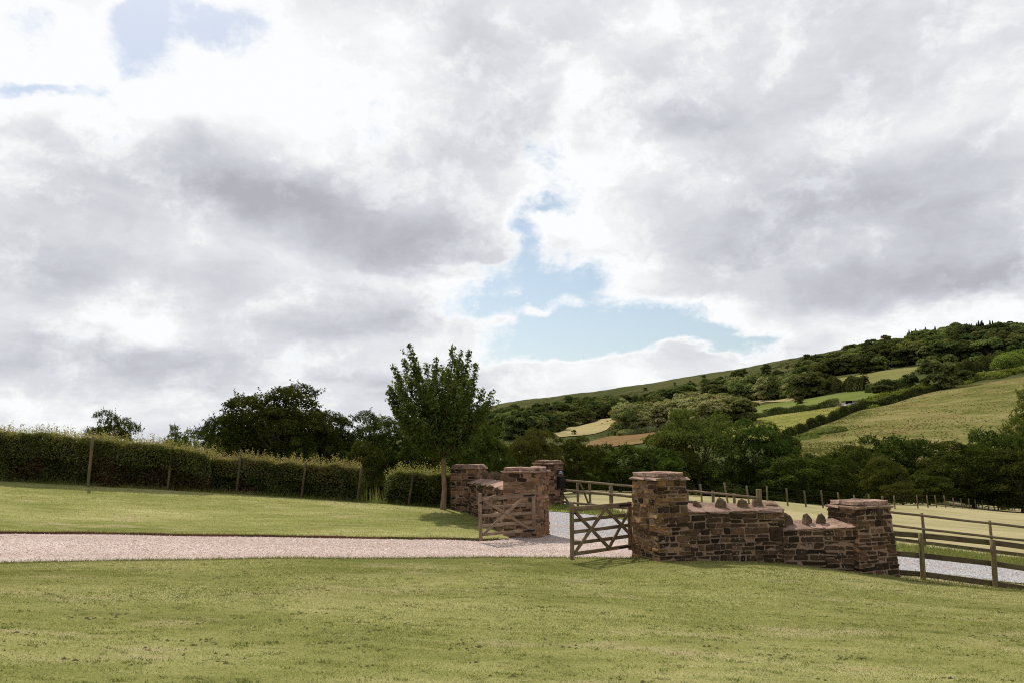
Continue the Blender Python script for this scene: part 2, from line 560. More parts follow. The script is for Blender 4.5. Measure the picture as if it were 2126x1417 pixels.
def pebble_mat():
    mt, t, bs, out = material('pebble')
    p = pos(t)
    n = t.voro(p, 25.0, 'Color')
    r = t.sep(n)[0]
    px, py, pz = t.sep(p)
    wx = t.m('MAXIMUM', t.mapr(py, 20.5, 23.0), t.mapr(px, 4.0, 8.0))
    grey = t.ramp(r, [(0.0, (0.15, 0.15, 0.16)), (0.4, (0.29, 0.29, 0.305)), (1.0, (0.48, 0.48, 0.50))])
    t.put(bs.inputs['Base Color'], t.mix(wx, t.ramp(r, [(0.0, (0.22, 0.15, 0.125)), (0.4, (0.36, 0.28, 0.25)), (0.75, (0.46, 0.385, 0.355)), (1.0, (0.58, 0.52, 0.495))]), grey))
    return mt


M['pebble'] = pebble_mat()


def blade_mat(name, stops, tr=0.35, scale=1.2):
    mt, t, bs, out = material(name)
    p = pos(t)
    n = t.m('ADD', t.m('MULTIPLY', t.noise(t.vm('MULTIPLY', p, (0.45, 1, 1)), scale, 5, 0.6), 0.6), t.m('MULTIPLY', t.noise(p, 60.0, 2, 0.5), 0.4))
    col = t.ramp(n, stops)
    t.put(bs.inputs['Base Color'], col)
    bs.inputs['Roughness'].default_value = 0.6
    bs.inputs['Specular IOR Level'].default_value = 0.0
    tl = t.new('ShaderNodeBsdfTranslucent')
    t.put(tl.inputs[0], col)
    mxs = t.new('ShaderNodeMixShader')
    mxs.inputs[0].default_value = tr
    t.l.new(bs.outputs[0], mxs.inputs[1])
    t.l.new(tl.outputs[0], mxs.inputs[2])
    t.l.new(mxs.outputs[0], out.inputs[0])
    return mt


M['blade'] = blade_mat('grass_blade', [(0.38, (0.127, 0.147, 0.034)), (0.5, (0.242, 0.25, 0.082)), (0.62, (0.378, 0.352, 0.157))])
M['tuft'] = blade_mat('grass_tuft', [(0.38, (0.06, 0.09, 0.018)), (0.5, (0.12, 0.155, 0.03)), (0.62, (0.24, 0.25, 0.07))], 0.35, 2.0)
M['tall_grass'] = blade_mat('tall_grass_blade', [(0.35, (0.10, 0.13, 0.03)), (0.55, (0.19, 0.20, 0.06)), (0.7, (0.34, 0.29, 0.13))])


def leaf_mat(name, dark, mid, light, tr=0.3, scale=0.6, fine=4.0, vary=0.25, spec=0.0):
    """leaves: colour varies by clump, by leaf and from plant to plant; part of the light passes through"""
    mt, t, bs, out = material(name)
    p = pos(t)
    n = t.m('ADD', t.m('MULTIPLY', t.noise(p, scale, 3, 0.55), 0.5), t.m('MULTIPLY', t.noise(p, fine, 2, 0.6), 0.5))
    col = t.ramp(n, [(0.33, dark), (0.5, mid), (0.67, light)])
    h = t.new('ShaderNodeHueSaturation')
    r = orand(t)
    t.put(h.inputs['Hue'], t.m('MULTIPLY_ADD', r, 0.05, 0.475))
    t.put(h.inputs['Value'], t.m('MULTIPLY_ADD', r, vary * 2, 1.0 - vary))
    t.put(h.inputs['Color'], col)
    col = h.outputs[0]
    t.put(bs.inputs['Base Color'], col)
    bs.inputs['Roughness'].default_value = 0.5
    bs.inputs['Specular IOR Level'].default_value = spec
    tl = t.new('ShaderNodeBsdfTranslucent')
    t.put(tl.inputs[0], t.mix(1.0, col, (1.25, 1.25, 0.7), 'MULTIPLY'))
    mxs = t.new('ShaderNodeMixShader')
    mxs.inputs[0].default_value = tr
    t.l.new(bs.outputs[0], mxs.inputs[1])
    t.l.new(tl.outputs[0], mxs.inputs[2])
    t.l.new(mxs.outputs[0], out.inputs[0])
    return mt


M['leaf_dark'] = leaf_mat('leaf_dark_green', (0.014, 0.022, 0.005), (0.04, 0.056, 0.012), (0.115, 0.135, 0.03), 0.32, 1.2, 5.0, spec=0.0)  # light end stands for sunlit leaf clusters, dark end for deep shade
M['leaf_cherry'] = leaf_mat('leaf_glossy_green', (0.03, 0.043, 0.009), (0.07, 0.092, 0.018), (0.15, 0.168, 0.04), 0.36, 1.5, 9.0, 0.05, 0.05)
M['leaf_olive'] = leaf_mat('leaf_olive', (0.04, 0.05, 0.012), (0.07, 0.08, 0.02), (0.115, 0.12, 0.035), 0.35, spec=0.0)
M['leaf_bright'] = leaf_mat('leaf_bright', (0.06, 0.085, 0.02), (0.10, 0.13, 0.032), (0.15, 0.17, 0.055), 0.4, spec=0.0)
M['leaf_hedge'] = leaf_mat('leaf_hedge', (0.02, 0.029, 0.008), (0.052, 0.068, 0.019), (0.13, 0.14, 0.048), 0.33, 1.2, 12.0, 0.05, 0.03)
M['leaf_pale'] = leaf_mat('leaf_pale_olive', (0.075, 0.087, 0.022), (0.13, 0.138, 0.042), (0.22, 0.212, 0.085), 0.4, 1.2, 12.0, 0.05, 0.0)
M['scrub'] = leaf_mat('moor_scrub', (0.03, 0.04, 0.014), (0.055, 0.062, 0.022), (0.11, 0.095, 0.04), 0.25, 0.03, 0.3, 0.0, 0.0)
M['tussock'] = leaf_mat('tussock_grass', (0.075, 0.08, 0.02), (0.12, 0.115, 0.035), (0.18, 0.155, 0.06), 0.3, 0.1, 1.0, 0.0, 0.0)
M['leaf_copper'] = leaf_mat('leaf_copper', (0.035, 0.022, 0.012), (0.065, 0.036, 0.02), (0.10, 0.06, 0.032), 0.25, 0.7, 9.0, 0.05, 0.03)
M['leaf_shoot'] = leaf_mat('leaf_shoot', (0.14, 0.14, 0.05), (0.22, 0.205, 0.085), (0.33, 0.29, 0.145), 0.45, 0.7, 9.0, 0.05, 0.03)
M['far_dark'] = leaf_mat('far_wood_dark', (0.036, 0.048, 0.016), (0.066, 0.082, 0.026), (0.11, 0.126, 0.044), 0.3, 0.10, 0.9, 0.25, 0.0)
M['far_pale'] = leaf_mat('far_wood_pale', (0.15, 0.16, 0.06), (0.25, 0.255, 0.105), (0.35, 0.335, 0.16), 0.3, 0.10, 0.9, 0.22, 0.0)  # pale green, raised further to stand for strong sun on the wood
M['far_mid'] = leaf_mat('far_wood_mid', (0.065, 0.083, 0.025), (0.12, 0.14, 0.043), (0.20, 0.212, 0.078), 0.32, 0.10, 0.9, 0.25, 0.0)
M['conifer'] = leaf_mat('conifer_needles', (0.012, 0.02, 0.011), (0.022, 0.033, 0.017), (0.035, 0.048, 0.024), 0.1, 0.10, 0.9, 0.2, 0.0)
M['bracken'] = leaf_mat('bracken_frond', (0.06, 0.08, 0.016), (0.13, 0.16, 0.035), (0.22, 0.24, 0.07), 0.4, 0.08, 0.7, 0.1, 0.0)


def bark_mat(name, a, b):
    mt, t, bs, out = material(name)
    p = t.vm('MULTIPLY', objco(t), (9, 9, 1.6))
    n = t.noise(p, 2.0, 6, 0.65)
    t.put(bs.inputs['Base Color'], t.ramp(n, [(0.35, a), (0.65, b)]))
    bump(t, bs, n, 0.7, 0.03)
    return mt


M['bark'] = bark_mat('bark', (0.05, 0.035, 0.025), (0.14, 0.105, 0.075))
M['bark_pale'] = bark_mat('bark_young', (0.11, 0.075, 0.05), (0.24, 0.17, 0.11))


def wood_mat(name, a, b, green=0.0):
    mt, t, bs, out = material(name)
    co = objco(t)
    r = orand(t)
    q = t.vm('ADD', t.vm('MULTIPLY', co, (2.2, 26, 26)), t.comb(t.m('MULTIPLY', r, 50), r, r))
    n = t.noise(q, 1.3, 6, 0.65, 0.3)
    n2 = t.noise(t.vm('ADD', co, t.comb(t.m('MULTIPLY', r, 30), 0.0, 0.0)), 3.0, 4, 0.6)
    col = t.ramp(n, [(0.33, a), (0.62, b)])
    col = t.mix(t.mapr(n2, 0.5, 0.7, 0.0, 0.55), col, tuple(0.6 * c for c in a))
    if green:
        col = t.mix(t.mapr(n2, 0.42, 0.6, green, 0.0), col, (0.10, 0.11, 0.035))
    h = t.new('ShaderNodeHueSaturation')
    t.put(h.inputs['Value'], t.m('MULTIPLY_ADD', r, 0.4, 0.8))
    t.put(h.inputs['Color'], col)
    t.put(bs.inputs['Base Color'], h.outputs[0])
    bs.inputs['Specular IOR Level'].default_value = 0.05
    bump(t, bs, n, 0.5, 0.006)
    return mt


M['gate_wood'] = wood_mat('gate_oak', (0.13, 0.09, 0.06), (0.28, 0.205, 0.148))
M['gate_wood_b'] = wood_mat('gate_oak_olive', (0.085, 0.058, 0.034), (0.19, 0.14, 0.088))
M['post_wood'] = wood_mat('post_timber', (0.085, 0.062, 0.034), (0.18, 0.135, 0.08), 0.35)
M['rail_wood'] = wood_mat('rail_timber', (0.10, 0.075, 0.05), (0.21, 0.16, 0.11))
M['board_wood'] = wood_mat('board_timber', (0.055, 0.04, 0.028), (0.11, 0.08, 0.055), 0.3)
M['edging_wood'] = wood_mat('edging_timber', (0.09, 0.04, 0.028), (0.16, 0.075, 0.05))


def stone_mat(name, stops, lichen=0.6, bs_=0.9, scale=1.0):
    mt, t, bs, out = material(name)
    co = objco(t)
    p = pos(t)
    r = t.m('FRACT', t.m('ADD', orand(t), t.new('ShaderNodeNewGeometry').outputs['Random Per Island']))
    off = t.comb(t.m('MULTIPLY', r, 91), t.m('MULTIPLY', r, 37), r)
    q = t.vm('ADD', p, off)
    n1 = t.noise(q, 5.0 * scale, 6, 0.65)
    n2 = t.noise(q, 24.0 * scale, 5, 0.7)
    col = t.ramp(r, stops, 'LINEAR')
    col = t.mix(1.0, col, t.ramp(n1, [(0.3, (0.62, 0.6, 0.58)), (0.7, (1.3, 1.28, 1.22))]), 'MULTIPLY')
    col = t.mix(1.0, col, t.ramp(n2, [(0.3, (0.6, 0.6, 0.6)), (0.7, (1.3, 1.3, 1.3))]), 'MULTIPLY')
    n4 = t.noise(p, 1.7, 3, 0.6)
    lf = t.m('MULTIPLY', t.mapr(t.voro(p, 17.0, 'Distance'), 0.16, 0.26, 1.0, 0.0), t.mapr(t.noise(p, 2.6, 4, 0.6), 0.52, 0.60))
    col = t.mix(t.m('MULTIPLY', lf, lichen), col, (0.50, 0.45, 0.41))
    col = t.mix(t.mapr(n4, 0.55, 0.75, 0, 0.35), col, (0.12, 0.085, 0.03))
    t.put(bs.inputs['Base Color'], col)
    bs.inputs['Specular IOR Level'].default_value = 0.04
    bump(t, bs, t.m('ADD', n1, t.m('MULTIPLY', n2, 0.6)), bs_, 0.03)
    return mt


M['stone'] = stone_mat('sandstone_brown', [(0.0, (0.022, 0.016, 0.012)), (0.2, (0.048, 0.033, 0.023)), (0.42, (0.072, 0.047, 0.032)), (0.55, (0.032, 0.024, 0.016)), (0.8, (0.095, 0.062, 0.04)), (1.0, (0.145, 0.088, 0.058))])
M['stone_warm'] = stone_mat('sandstone_ochre', [(0.0, (0.08, 0.052, 0.028)), (0.25, (0.18, 0.115, 0.055)), (0.5, (0.25, 0.135, 0.062)), (0.75, (0.13, 0.085, 0.045)), (1.0, (0.31, 0.20, 0.10))])
M['stone_red'] = stone_mat('sandstone_red', [(0.0, (0.09, 0.055, 0.036)), (0.25, (0.20, 0.118, 0.076)), (0.5, (0.27, 0.15, 0.095)), (0.75, (0.14, 0.09, 0.055)), (1.0, (0.34, 0.21, 0.14))])
M['coping'] = stone_mat('coping_slab', [(0.0, (0.22, 0.15, 0.122)), (0.5, (0.31, 0.215, 0.175)), (1.0, (0.37, 0.265, 0.22))], 0.6)
M['cock'] = stone_mat('cock_stone', [(0.0, (0.085, 0.06, 0.04)), (0.5, (0.14, 0.098, 0.066)), (1.0, (0.11, 0.08, 0.055))], 0.3)


def plain_mat(name, col, rough=0.8, nscale=20.0, amt=0.35, metal=0.0):
    mt, t, bs, out = material(name)
    n = t.noise(pos(t), nscale, 5, 0.65)
    t.put(bs.inputs['Base Color'], t.mix(1.0, col, t.ramp(n, [(0.3, (1 - amt,) * 3), (0.7, (1 + amt,) * 3)]), 'MULTIPLY'))
    bs.inputs['Roughness'].default_value = rough
    bs.inputs['Metallic'].default_value = metal
    bump(t, bs, n, 0.5, 0.01)
    return mt


M['mortar'] = plain_mat('lime_mortar', (0.22, 0.148, 0.105), 0.95)
M['cast'] = plain_mat('worm_cast', (0.055, 0.05, 0.022), 0.95, 60.0)
M['soil'] = plain_mat('soil', (0.06, 0.04, 0.028), 0.95, 6.0)  # dark brown fill of the light-blocking cores inside the hedges
M['black'] = plain_mat('black_paint', (0.012, 0.012, 0.013), 0.4)
M['slate'] = plain_mat('slate_plaque', (0.02, 0.022, 0.026), 0.5)
M['letters'] = plain_mat('pale_lettering', (0.55, 0.62, 0.68), 0.6)
M['wire'] = plain_mat('galvanised_wire', (0.05, 0.045, 0.04), 0.7, 20, 0.2, 0.0)
M['white_paint'] = plain_mat('white_car_paint', (0.75, 0.75, 0.75), 0.3, 1.0, 0.05)
M['car_glass'] = plain_mat('dark_glass', (0.02, 0.022, 0.025), 0.1, 1.0, 0.05)
M['rubber'] = plain_mat('rubber', (0.02, 0.02, 0.02), 0.8)
M['shed_wall'] = plain_mat('shed_block', (0.27, 0.23, 0.21), 0.9, 2.0)
M['shed_roof'] = plain_mat('shed_roof', (0.20, 0.18, 0.14), 0.9, 2.0)
M['green_tarp'] = plain_mat('green_tarpaulin', (0.03, 0.07, 0.06), 0.6, 4.0)
# ------------------------------------------------------------------ ground: one sheet to the horizon
def build_ground():
    av = np.concatenate([np.linspace(-2.6, -1.15, 14, endpoint=False), np.linspace(-1.15, 1.15, 200), np.linspace(1.25, 2.6, 14)])
    yv = np.exp(np.linspace(math.log(9.0), math.log(2500.0), 300))
    A, Y = np.meshgrid(av, yv, indexing='ij')
    X = A * Y
    Z = terrain(X, Y)
    V1 = np.stack([X, Y, Z], -1).reshape(-1, 3)
    F1 = grid_faces(len(av), len(yv))
    # behind and round the camera
    yb = np.linspace(-60, 9.0, 40)
    A2, Y2 = np.meshgrid(av * 9.0, yb, indexing='ij')
    Z2 = terrain(A2, Y2)
    V2 = np.stack([A2, Y2, Z2], -1).reshape(-1, 3)
    F2 = grid_faces(len(av), len(yb), len(V1))
    o = link('ground', smooth(mesh_np('ground', np.concatenate([V1, V2]), np.concatenate([F1, F2]))), [M['meadow'], M['moor']])
    cy = np.r_[np.repeat(np.sqrt(yv[:-1] * yv[1:])[None], len(av) - 1, 0).ravel(), np.zeros(len(F2))]
    o.data.polygons.foreach_set('material_index', (cy > 118).astype(np.int32))
    o['kind'] = 'structure'


build_ground()


def edge(pts):
    """edge on the ground traced through photo spots -> function y(x)"""
    P = np.array([hit(u, v, 5.0, 60.0) for u, v in pts])
    i = np.argsort(P[:, 0])
    return lambda x: np.interp(x, P[i, 0], P[i, 1])


drive_front = edge([(-420, 1190), (0, 1173), (150, 1170), (300, 1167), (500, 1164), (700, 1163), (950, 1162), (1180, 1161), (1303, 1163)])
drive_back = edge([(-420, 1104), (0, 1108), (150, 1109), (300, 1111.5), (500, 1114.5), (700, 1118), (850, 1121), (995, 1124), (1040, 1121)])
fence_line = edge([(1838, 1200), (1918, 1212), (2068, 1228), (2300, 1245)])


def lawn_back_edge(x):
    y = np.where(x < 2.6, drive_front(x), 17.25)
    return np.where(x > 7.9, fence_line(x) - 0.06, y)


xs = np.linspace(-26, 20, 300)
o = strip('lawn', xs, np.full_like(xs, -20.0), lawn_back_edge(xs), 90, 0.045, M['lawn'], 0.6)
o['kind'] = 'structure'
tag(o, 'mown lawn in front of the gravel drive')
xs = np.linspace(-26, -0.15, 160)
o = strip('lawn', xs, drive_back(xs) + 0.05, np.where(xs < -1.7, 29.6, 27.0 + (xs + 1.7) / 1.55 * -4.2), 60, 0.05, M['lawn'])
o['kind'] = 'structure'
tag(o, 'lawn rising from the gravel drive to the hedge')


def track_lo(x):
    y = drive_front(x) - 0.02
    return np.where(x > 2.6, np.interp(x, [2.6, 4, 8, 9, 14, 22], [16.7, 17.6, 17.9, 18.6, 18.3, 17.6]), y)


def track_hi(x):
    y = drive_back(x) + 0.06
    return np.where(x > -0.75, np.interp(x, [-0.75, -0.3, 0.9, 1.05, 3, 6, 9, 14, 22], [drive_back(-0.75), 21.3, 22.2, 29.2, 28.2, 26.2, 25.2, 24.6, 24.0]), y)


xs = np.sort(np.r_[np.linspace(-26, 22, 240), np.linspace(-0.9, 1.2, 60)])
o = strip('gravel_drive', xs, track_lo(xs), track_hi(xs), 60, 0.02, M['gravel'])
o['kind'] = 'structure'
xs = np.linspace(1.0, 24, 120)
o = strip('grass_verge', xs, track_hi(xs) - 0.15, track_hi(xs) + np.interp(xs, [1, 3, 9, 24], [2.2, 2.4, 3.4, 4.0]), 24, 0.04, M['verge'])
o['kind'] = 'structure'

# timber edging along the back lawn
xs = np.linspace(-26, -0.62, 30)
P = np.stack([xs, drive_back(xs) + 0.03, terrain(xs, drive_back(xs)) + 0.0], -1)
edging = thing('lawn_edging', 'low reddish timber board edging along the far side of the gravel drive', 'edging', P[0])
for i in range(0, 29):
    a, b = P[i], P[i + 1]
    d = b - a
    L = np.linalg.norm(d)
    me = bpy.data.meshes.new('edging_board')
    bm = bmesh.new()
    bmesh.ops.create_cube(bm, size=1.0)
    bm.to_mesh(me)
    bm.free()
    q = link('edging_board', me, M['edging_wood'], edging)
    c = (a + b) / 2 - P[0]
    q.matrix_local = Matrix.Translation(c + np.array([0, 0, 0.022 + 0.006 * math.sin(i * 2.7)])) @ Vector(d).to_track_quat('X', 'Z').to_matrix().to_4x4() @ Matrix.Diagonal((L * 0.995, 0.025, 0.095, 1))


def blades(name, n, xf, lo, hi, h, w, mat, dz, dens_pow=1.0, lean=0.6, yclip=None):
    """short grass: thin bent triangles standing on the land"""
    y = lo + (hi - lo) * rng.random(n) ** dens_pow
    half = 0.72 * y + 1.0
    x = (rng.random(n) * 2 - 1) * half
    keep = xf(x, y)
    x, y = x[keep], y[keep]
    n = len(x)
    z = terrain(x, y) + dz
    hh = h * (0.5 + rng.random(n)) * (0.7 + 0.06 * y)
    ww = w * (0.6 + 0.8 * rng.random(n)) * (0.6 + 0.07 * y)
    th = rng.random(n) * 2 * math.pi
    bx, by = np.cos(th) * ww, np.sin(th) * ww
    ln = lean * hh
    lx, ly = rng.normal(0, 1, n) * ln, rng.normal(0, 1, n) * ln
    V = np.stack([np.stack([x - bx, y - by, z], -1), np.stack([x + bx, y + by, z], -1), np.stack([x + lx, y + ly, z + hh], -1)], 1).reshape(-1, 3)
    F = np.arange(3 * n).reshape(-1, 3)
    o = link(name, mesh_np(name, V, F), mat)
    o['kind'] = 'stuff'
    return o


tag(blades('grass', 560000, lambda x, y: y < lawn_back_edge(x) - 0.02, 5.2, 17.4, 0.013, 0.0024, M['blade'], 0.042, 0.8, 0.9),
    'short mown grass of the lawn in front of the drive')
tag(blades('grass', 150000, lambda x, y: (x < -0.2) & (y > drive_back(x) + 0.06) & (x < -0.2 - (y - 21) * 0.2), 17.5, 29.2, 0.012, 0.003, M['blade'], 0.045, 1.0, 0.9),
    'short mown grass of the lawn below the hedge')
tag(blades('grass', 60000, lambda x, y: (x > 1) & (y > track_hi(x) - 0.1) & (y < track_hi(x) + 3.2), 22.0, 31.0, 0.07, 0.005, M['tall_grass'], 0.03),
    'green grass of the verge beyond the track')
tag(blades('grass', 26000, lambda x, y: (x > 7.9) & (y > fence_line(x) - 0.3) & (y < track_lo(x) + 0.05), 16.0, 19.2, 0.028, 0.004, M['tall_grass'], 0.01),
    'dry grass along the foot of the board fence')


def edge_tufts(name, label, fy, x0, x1, n, dz, k=1.0, sp=0.035):
    x = rng.uniform(x0, x1, n)
    y = fy(x) + rng.normal(0, sp, n)
    z = terrain(x, y) + dz
    hh = (rng.gamma(2.5, 0.014, n) + 0.01) * k
    ww = rng.uniform(0.003, 0.007, n)
    th = rng.random(n) * 6.283
    bx, by = np.cos(th) * ww, np.sin(th) * ww
    lx, ly = rng.normal(0, 0.6, n) * hh, rng.normal(0, 0.6, n) * hh
    V = np.stack([np.stack([x - bx, y - by, z], -1), np.stack([x + bx, y + by, z], -1), np.stack([x + lx, y + ly, z + hh], -1)], 1).reshape(-1, 3)
    o = link(name, mesh_np(name, V, np.arange(3 * n).reshape(-1, 3)), M['tall_grass'])
    o['kind'] = 'stuff'
    tag(o, label)


edge_tufts('grass', 'ragged grass along the near edge of the drive', lambda x: lawn_back_edge(x) - 0.01, -13, 14, 26000, 0.03)
edge_tufts('grass', 'unmown grass and weeds along the foot of the hedge', lambda x: np.full_like(x, 28.0), -20, -2.2, 7000, 0.04, 2.6, 0.10)
edge_tufts('grass', 'ragged grass along the far edge of the drive', lambda x: drive_back(x) + 0.07, -14, -0.4, 9000, 0.04)


def crumbs(name, label, ncl, mat):
    """worm casts and crumbs of soil lying in loose clusters on the turf"""
    yc = rng.uniform(5.6, 17.0, ncl)
    xc = rng.uniform(-1, 1, ncl) * (0.7 * yc + 1)
    k = rng.integers(2, 10, ncl)
    x = np.repeat(xc, k) + rng.normal(0, 0.10, k.sum())
    y = np.repeat(yc, k) + rng.normal(0, 0.045, k.sum())
    ok = y < lawn_back_edge(x) - 0.1
    x, y = x[ok], y[ok]
    n = len(x)
    r = rng.gamma(3.0, 0.0026, n) + 0.003
    base = np.array([(1.5, 0, -.3), (-.7, 1.1, -.3), (-.9, -1.0, -.3), (.1, .1, .45)], float)
    V = np.stack([x, y, terrain(x, y) + 0.052], -1)[:, None, :] + base[None] * r[:, None, None] * rng.uniform(0.6, 1.4, (n, 4, 3))
    i = np.arange(n)[:, None] * 4
    F = np.concatenate([i + np.array([[0, 1, 3]]), i + np.array([[1, 2, 3]]), i + np.array([[2, 0, 3]])])
    o = link(name, mesh_np(name, V.reshape(-1, 3), F), mat)
    o['kind'] = 'stuff'
    tag(o, label)


crumbs('soil_crumbs', 'dark crumbs of soil and worm casts lying on the front lawn', 420, M['cast'])


def tufts(name, label, ncl, lo, hi, mat):
    yc = lo + (hi - lo) * rng.random(ncl)
    xc = rng.uniform(-1, 1, ncl) * (0.7 * yc + 1)
    k = rng.integers(10, 30, ncl)
    x = np.repeat(xc, k) + rng.normal(0, 0.045, k.sum())
    y = np.repeat(yc, k) + rng.normal(0, 0.03, k.sum())
    ok = y < lawn_back_edge(x) - 0.03
    x, y = x[ok], y[ok]
    n = len(x)
    z = terrain(x, y) + 0.042
    hh = rng.uniform(0.012, 0.034, n)
    ww = rng.uniform(0.002, 0.0045, n)
    th = rng.random(n) * 6.283
    bx, by = np.cos(th) * ww, np.sin(th) * ww
    lx, ly = rng.normal(0, 0.7, n) * hh, rng.normal(0, 0.7, n) * hh
    V = np.stack([np.stack([x - bx, y - by, z], -1), np.stack([x + bx, y + by, z], -1), np.stack([x + lx, y + ly, z + hh], -1)], 1).reshape(-1, 3)
    o = link(name, mesh_np(name, V, np.arange(3 * n).reshape(-1, 3)), mat)
    o['kind'] = 'stuff'
    tag(o, label)


tufts('grass', 'coarser grass tufts standing out of the front lawn', 2600, 5.4, 17.0, M['tuft'])


def pebbles(name, n, mat):
    x = rng.uniform(-14, 16, n)
    t = rng.random(n)
    y = track_lo(x) * (1 - t) + track_hi(x) * t
    z = terrain(x, y) + 0.022
    r = rng.uniform(0.008, 0.02, n)
    base = np.array([(1, 0, 0), (-.6, .9, 0), (-.6, -.9, 0), (.1, 0, .8)], float)
    th = rng.random(n) * 6.28
    c, s = np.cos(th), np.sin(th)
    bx = base[None, :, 0] * c[:, None] - base[None, :, 1] * s[:, None]
    by = base[None, :, 0] * s[:, None] + base[None, :, 1] * c[:, None]
    V = np.stack([x[:, None] + bx * r[:, None], y[:, None] + by * r[:, None], z[:, None] + base[None, :, 2] * r[:, None] * rng.uniform(.5, 1.2, (n, 1))], -1).reshape(-1, 3)
    i = np.arange(n)[:, None] * 4
    F = np.concatenate([i + np.array([[0, 1, 3]]), i + np.array([[1, 2, 3]]), i + np.array([[2, 0, 3]])])
    o = link(name, mesh_np(name, V, F), mat)
    o['kind'] = 'stuff'
    return o


tag(pebbles('gravel', 70000, M['pebble']), 'loose pale pink gravel stones on the drive and track')
# ------------------------------------------------------------------ stone walls and pillars
def stone_variants(n, jit=0.065):
    out = []
    r = random.Random(5)
    for i in range(n):
        bm = bmesh.new()
        bmesh.ops.create_cube(bm, size=1.0)
        bmesh.ops.bevel(bm, geom=bm.edges[:], offset=0.10, segments=1, affect='EDGES', profile=0.6)
        sk = r.uniform(-0.14, 0.14)
        tp = r.uniform(-0.14, 0.14)
        for v in bm.verts:
            x, y, z = v.co
            v.co.x = x * (1 + tp * 2 * z) + r.uniform(-jit, jit)
            v.co.z = z + sk * x + r.uniform(-jit, jit)
            v.co.y = y + r.uniform(-jit * 1.6, jit * 1.6)
        bm.normal_update()
        me = bpy.data.meshes.new('stone')
        bm.to_mesh(me)
        bm.free()
        out.append(me)
    return out


STONES = {k: stone_variants(14) for k in ('stone', 'stone_warm', 'stone_red', 'coping', 'cock')}
def cock_variants(n):
    out = []
    r = random.Random(9)
    for i in range(n):
        bm = bmesh.new()
        bmesh.ops.create_cube(bm, size=1.0)
        bmesh.ops.subdivide_edges(bm, edges=bm.edges[:], cuts=1, use_grid_fill=True)
        top_w, sh = r.uniform(0.6, 0.95), r.uniform(-0.25, 0.25)
        for v in bm.verts:
            t = v.co.z + 0.5
            k = 1 - (1 - top_w) * t ** 1.4
            v.co.x = v.co.x * k + sh * t * 0.5 + r.uniform(-0.07, 0.07)
            v.co.y = v.co.y * (1 - 0.4 * t) + r.uniform(-0.08, 0.08)
            v.co.z += r.uniform(-0.14, 0.08) - (0.12 if t > 0.9 and v.co.x - sh * 0.5 > 0.15 else 0)
        bmesh.ops.bevel(bm, geom=[e for e in bm.edges if e.calc_face_angle(0) > 0.7], offset=0.05, segments=1, affect='EDGES')
        me = bpy.data.meshes.new('cock_stone')
        bm.to_mesh(me)
        bm.free()
        out.append(me)
    return out


STONES['cock'] = cock_variants(10)
for k_, lst in STONES.items():
    for me_ in lst:
        me_.materials.append(M[k_])


def put_stone(kind, c, xdir, size, parent, name='stone', r=random, tilt=0.0, pitch=0.0):
    """stone with centre c (in the parent's space), long side along xdir, size (length, depth, height)"""
    o = bpy.data.objects.new(name, r.choice(STONES[kind]))
    COL.objects.link(o)
    o.parent = parent
    ang = math.atan2(xdir[1], xdir[0]) + (math.pi if r.random() < 0.0 else 0)
    o.matrix_local = (Matrix.Translation(tuple(float(q) for q in c)) @ Matrix.Rotation(ang, 4, 'Z') @ Matrix.Rotation(pitch, 4, 'X') @
                      Matrix.Rotation(tilt, 4, 'Y') @ Matrix.Diagonal((*[float(s) for s in size], 1)))
    return o


def split_rect(x0, x1, z0, z1, r, big=0.10, hmin=0.05, hmax=0.15, wmax=0.40, depth=0):
    w, h = x1 - x0, z1 - z0
    if h <= hmax and w <= wmax:
        if not (h > 0.12 and w > 0.2 and r.random() < 0.55) or r.random() < big:
            if w / h < 4.2:
                return [(x0, x1, z0, z1)]
    if w <= 0.5 and h <= 0.32 and w > 0.15 and r.random() < big:
        return [(x0, x1, z0, z1)]
    if (h > w * 0.62 and h > 2 * hmin) or (h > hmax and w < 0.9):
        f = r.uniform(0.34, 0.66)
        zc_ = z0 + h * f
        return split_rect(x0, x1, z0, zc_, r, big, hmin, hmax, wmax, depth + 1) + split_rect(x0, x1, zc_, z1, r, big, hmin, hmax, wmax, depth + 1)
    if w > 0.16:
        f = r.uniform(0.34, 0.66)
        xc = x0 + w * f
        return split_rect(x0, xc, z0, z1, r, big, hmin, hmax, wmax, depth + 1) + split_rect(xc, x1, z0, z1, r, big, hmin, hmax, wmax, depth + 1)
    return [(x0, x1, z0, z1)]


def courses(L, z0, z1, r, hmean=0.26):
    """lifts of masonry, each then broken into random stones"""
    out = []
    z = z0
    while z < z1 - 0.03:
        h = min(r.uniform(0.7, 1.4) * hmean, z1 - z)
        if z1 - z - h < 0.07:
            h = z1 - z
        x = 0.0
        while x < L - 0.01:
            w = r.uniform(0.5, 1.2)
            if L - x - w < 0.25:
                w = L - x
            out += split_rect(x, x + w, z, z + h, r)
            x += w
        z += h
    return out


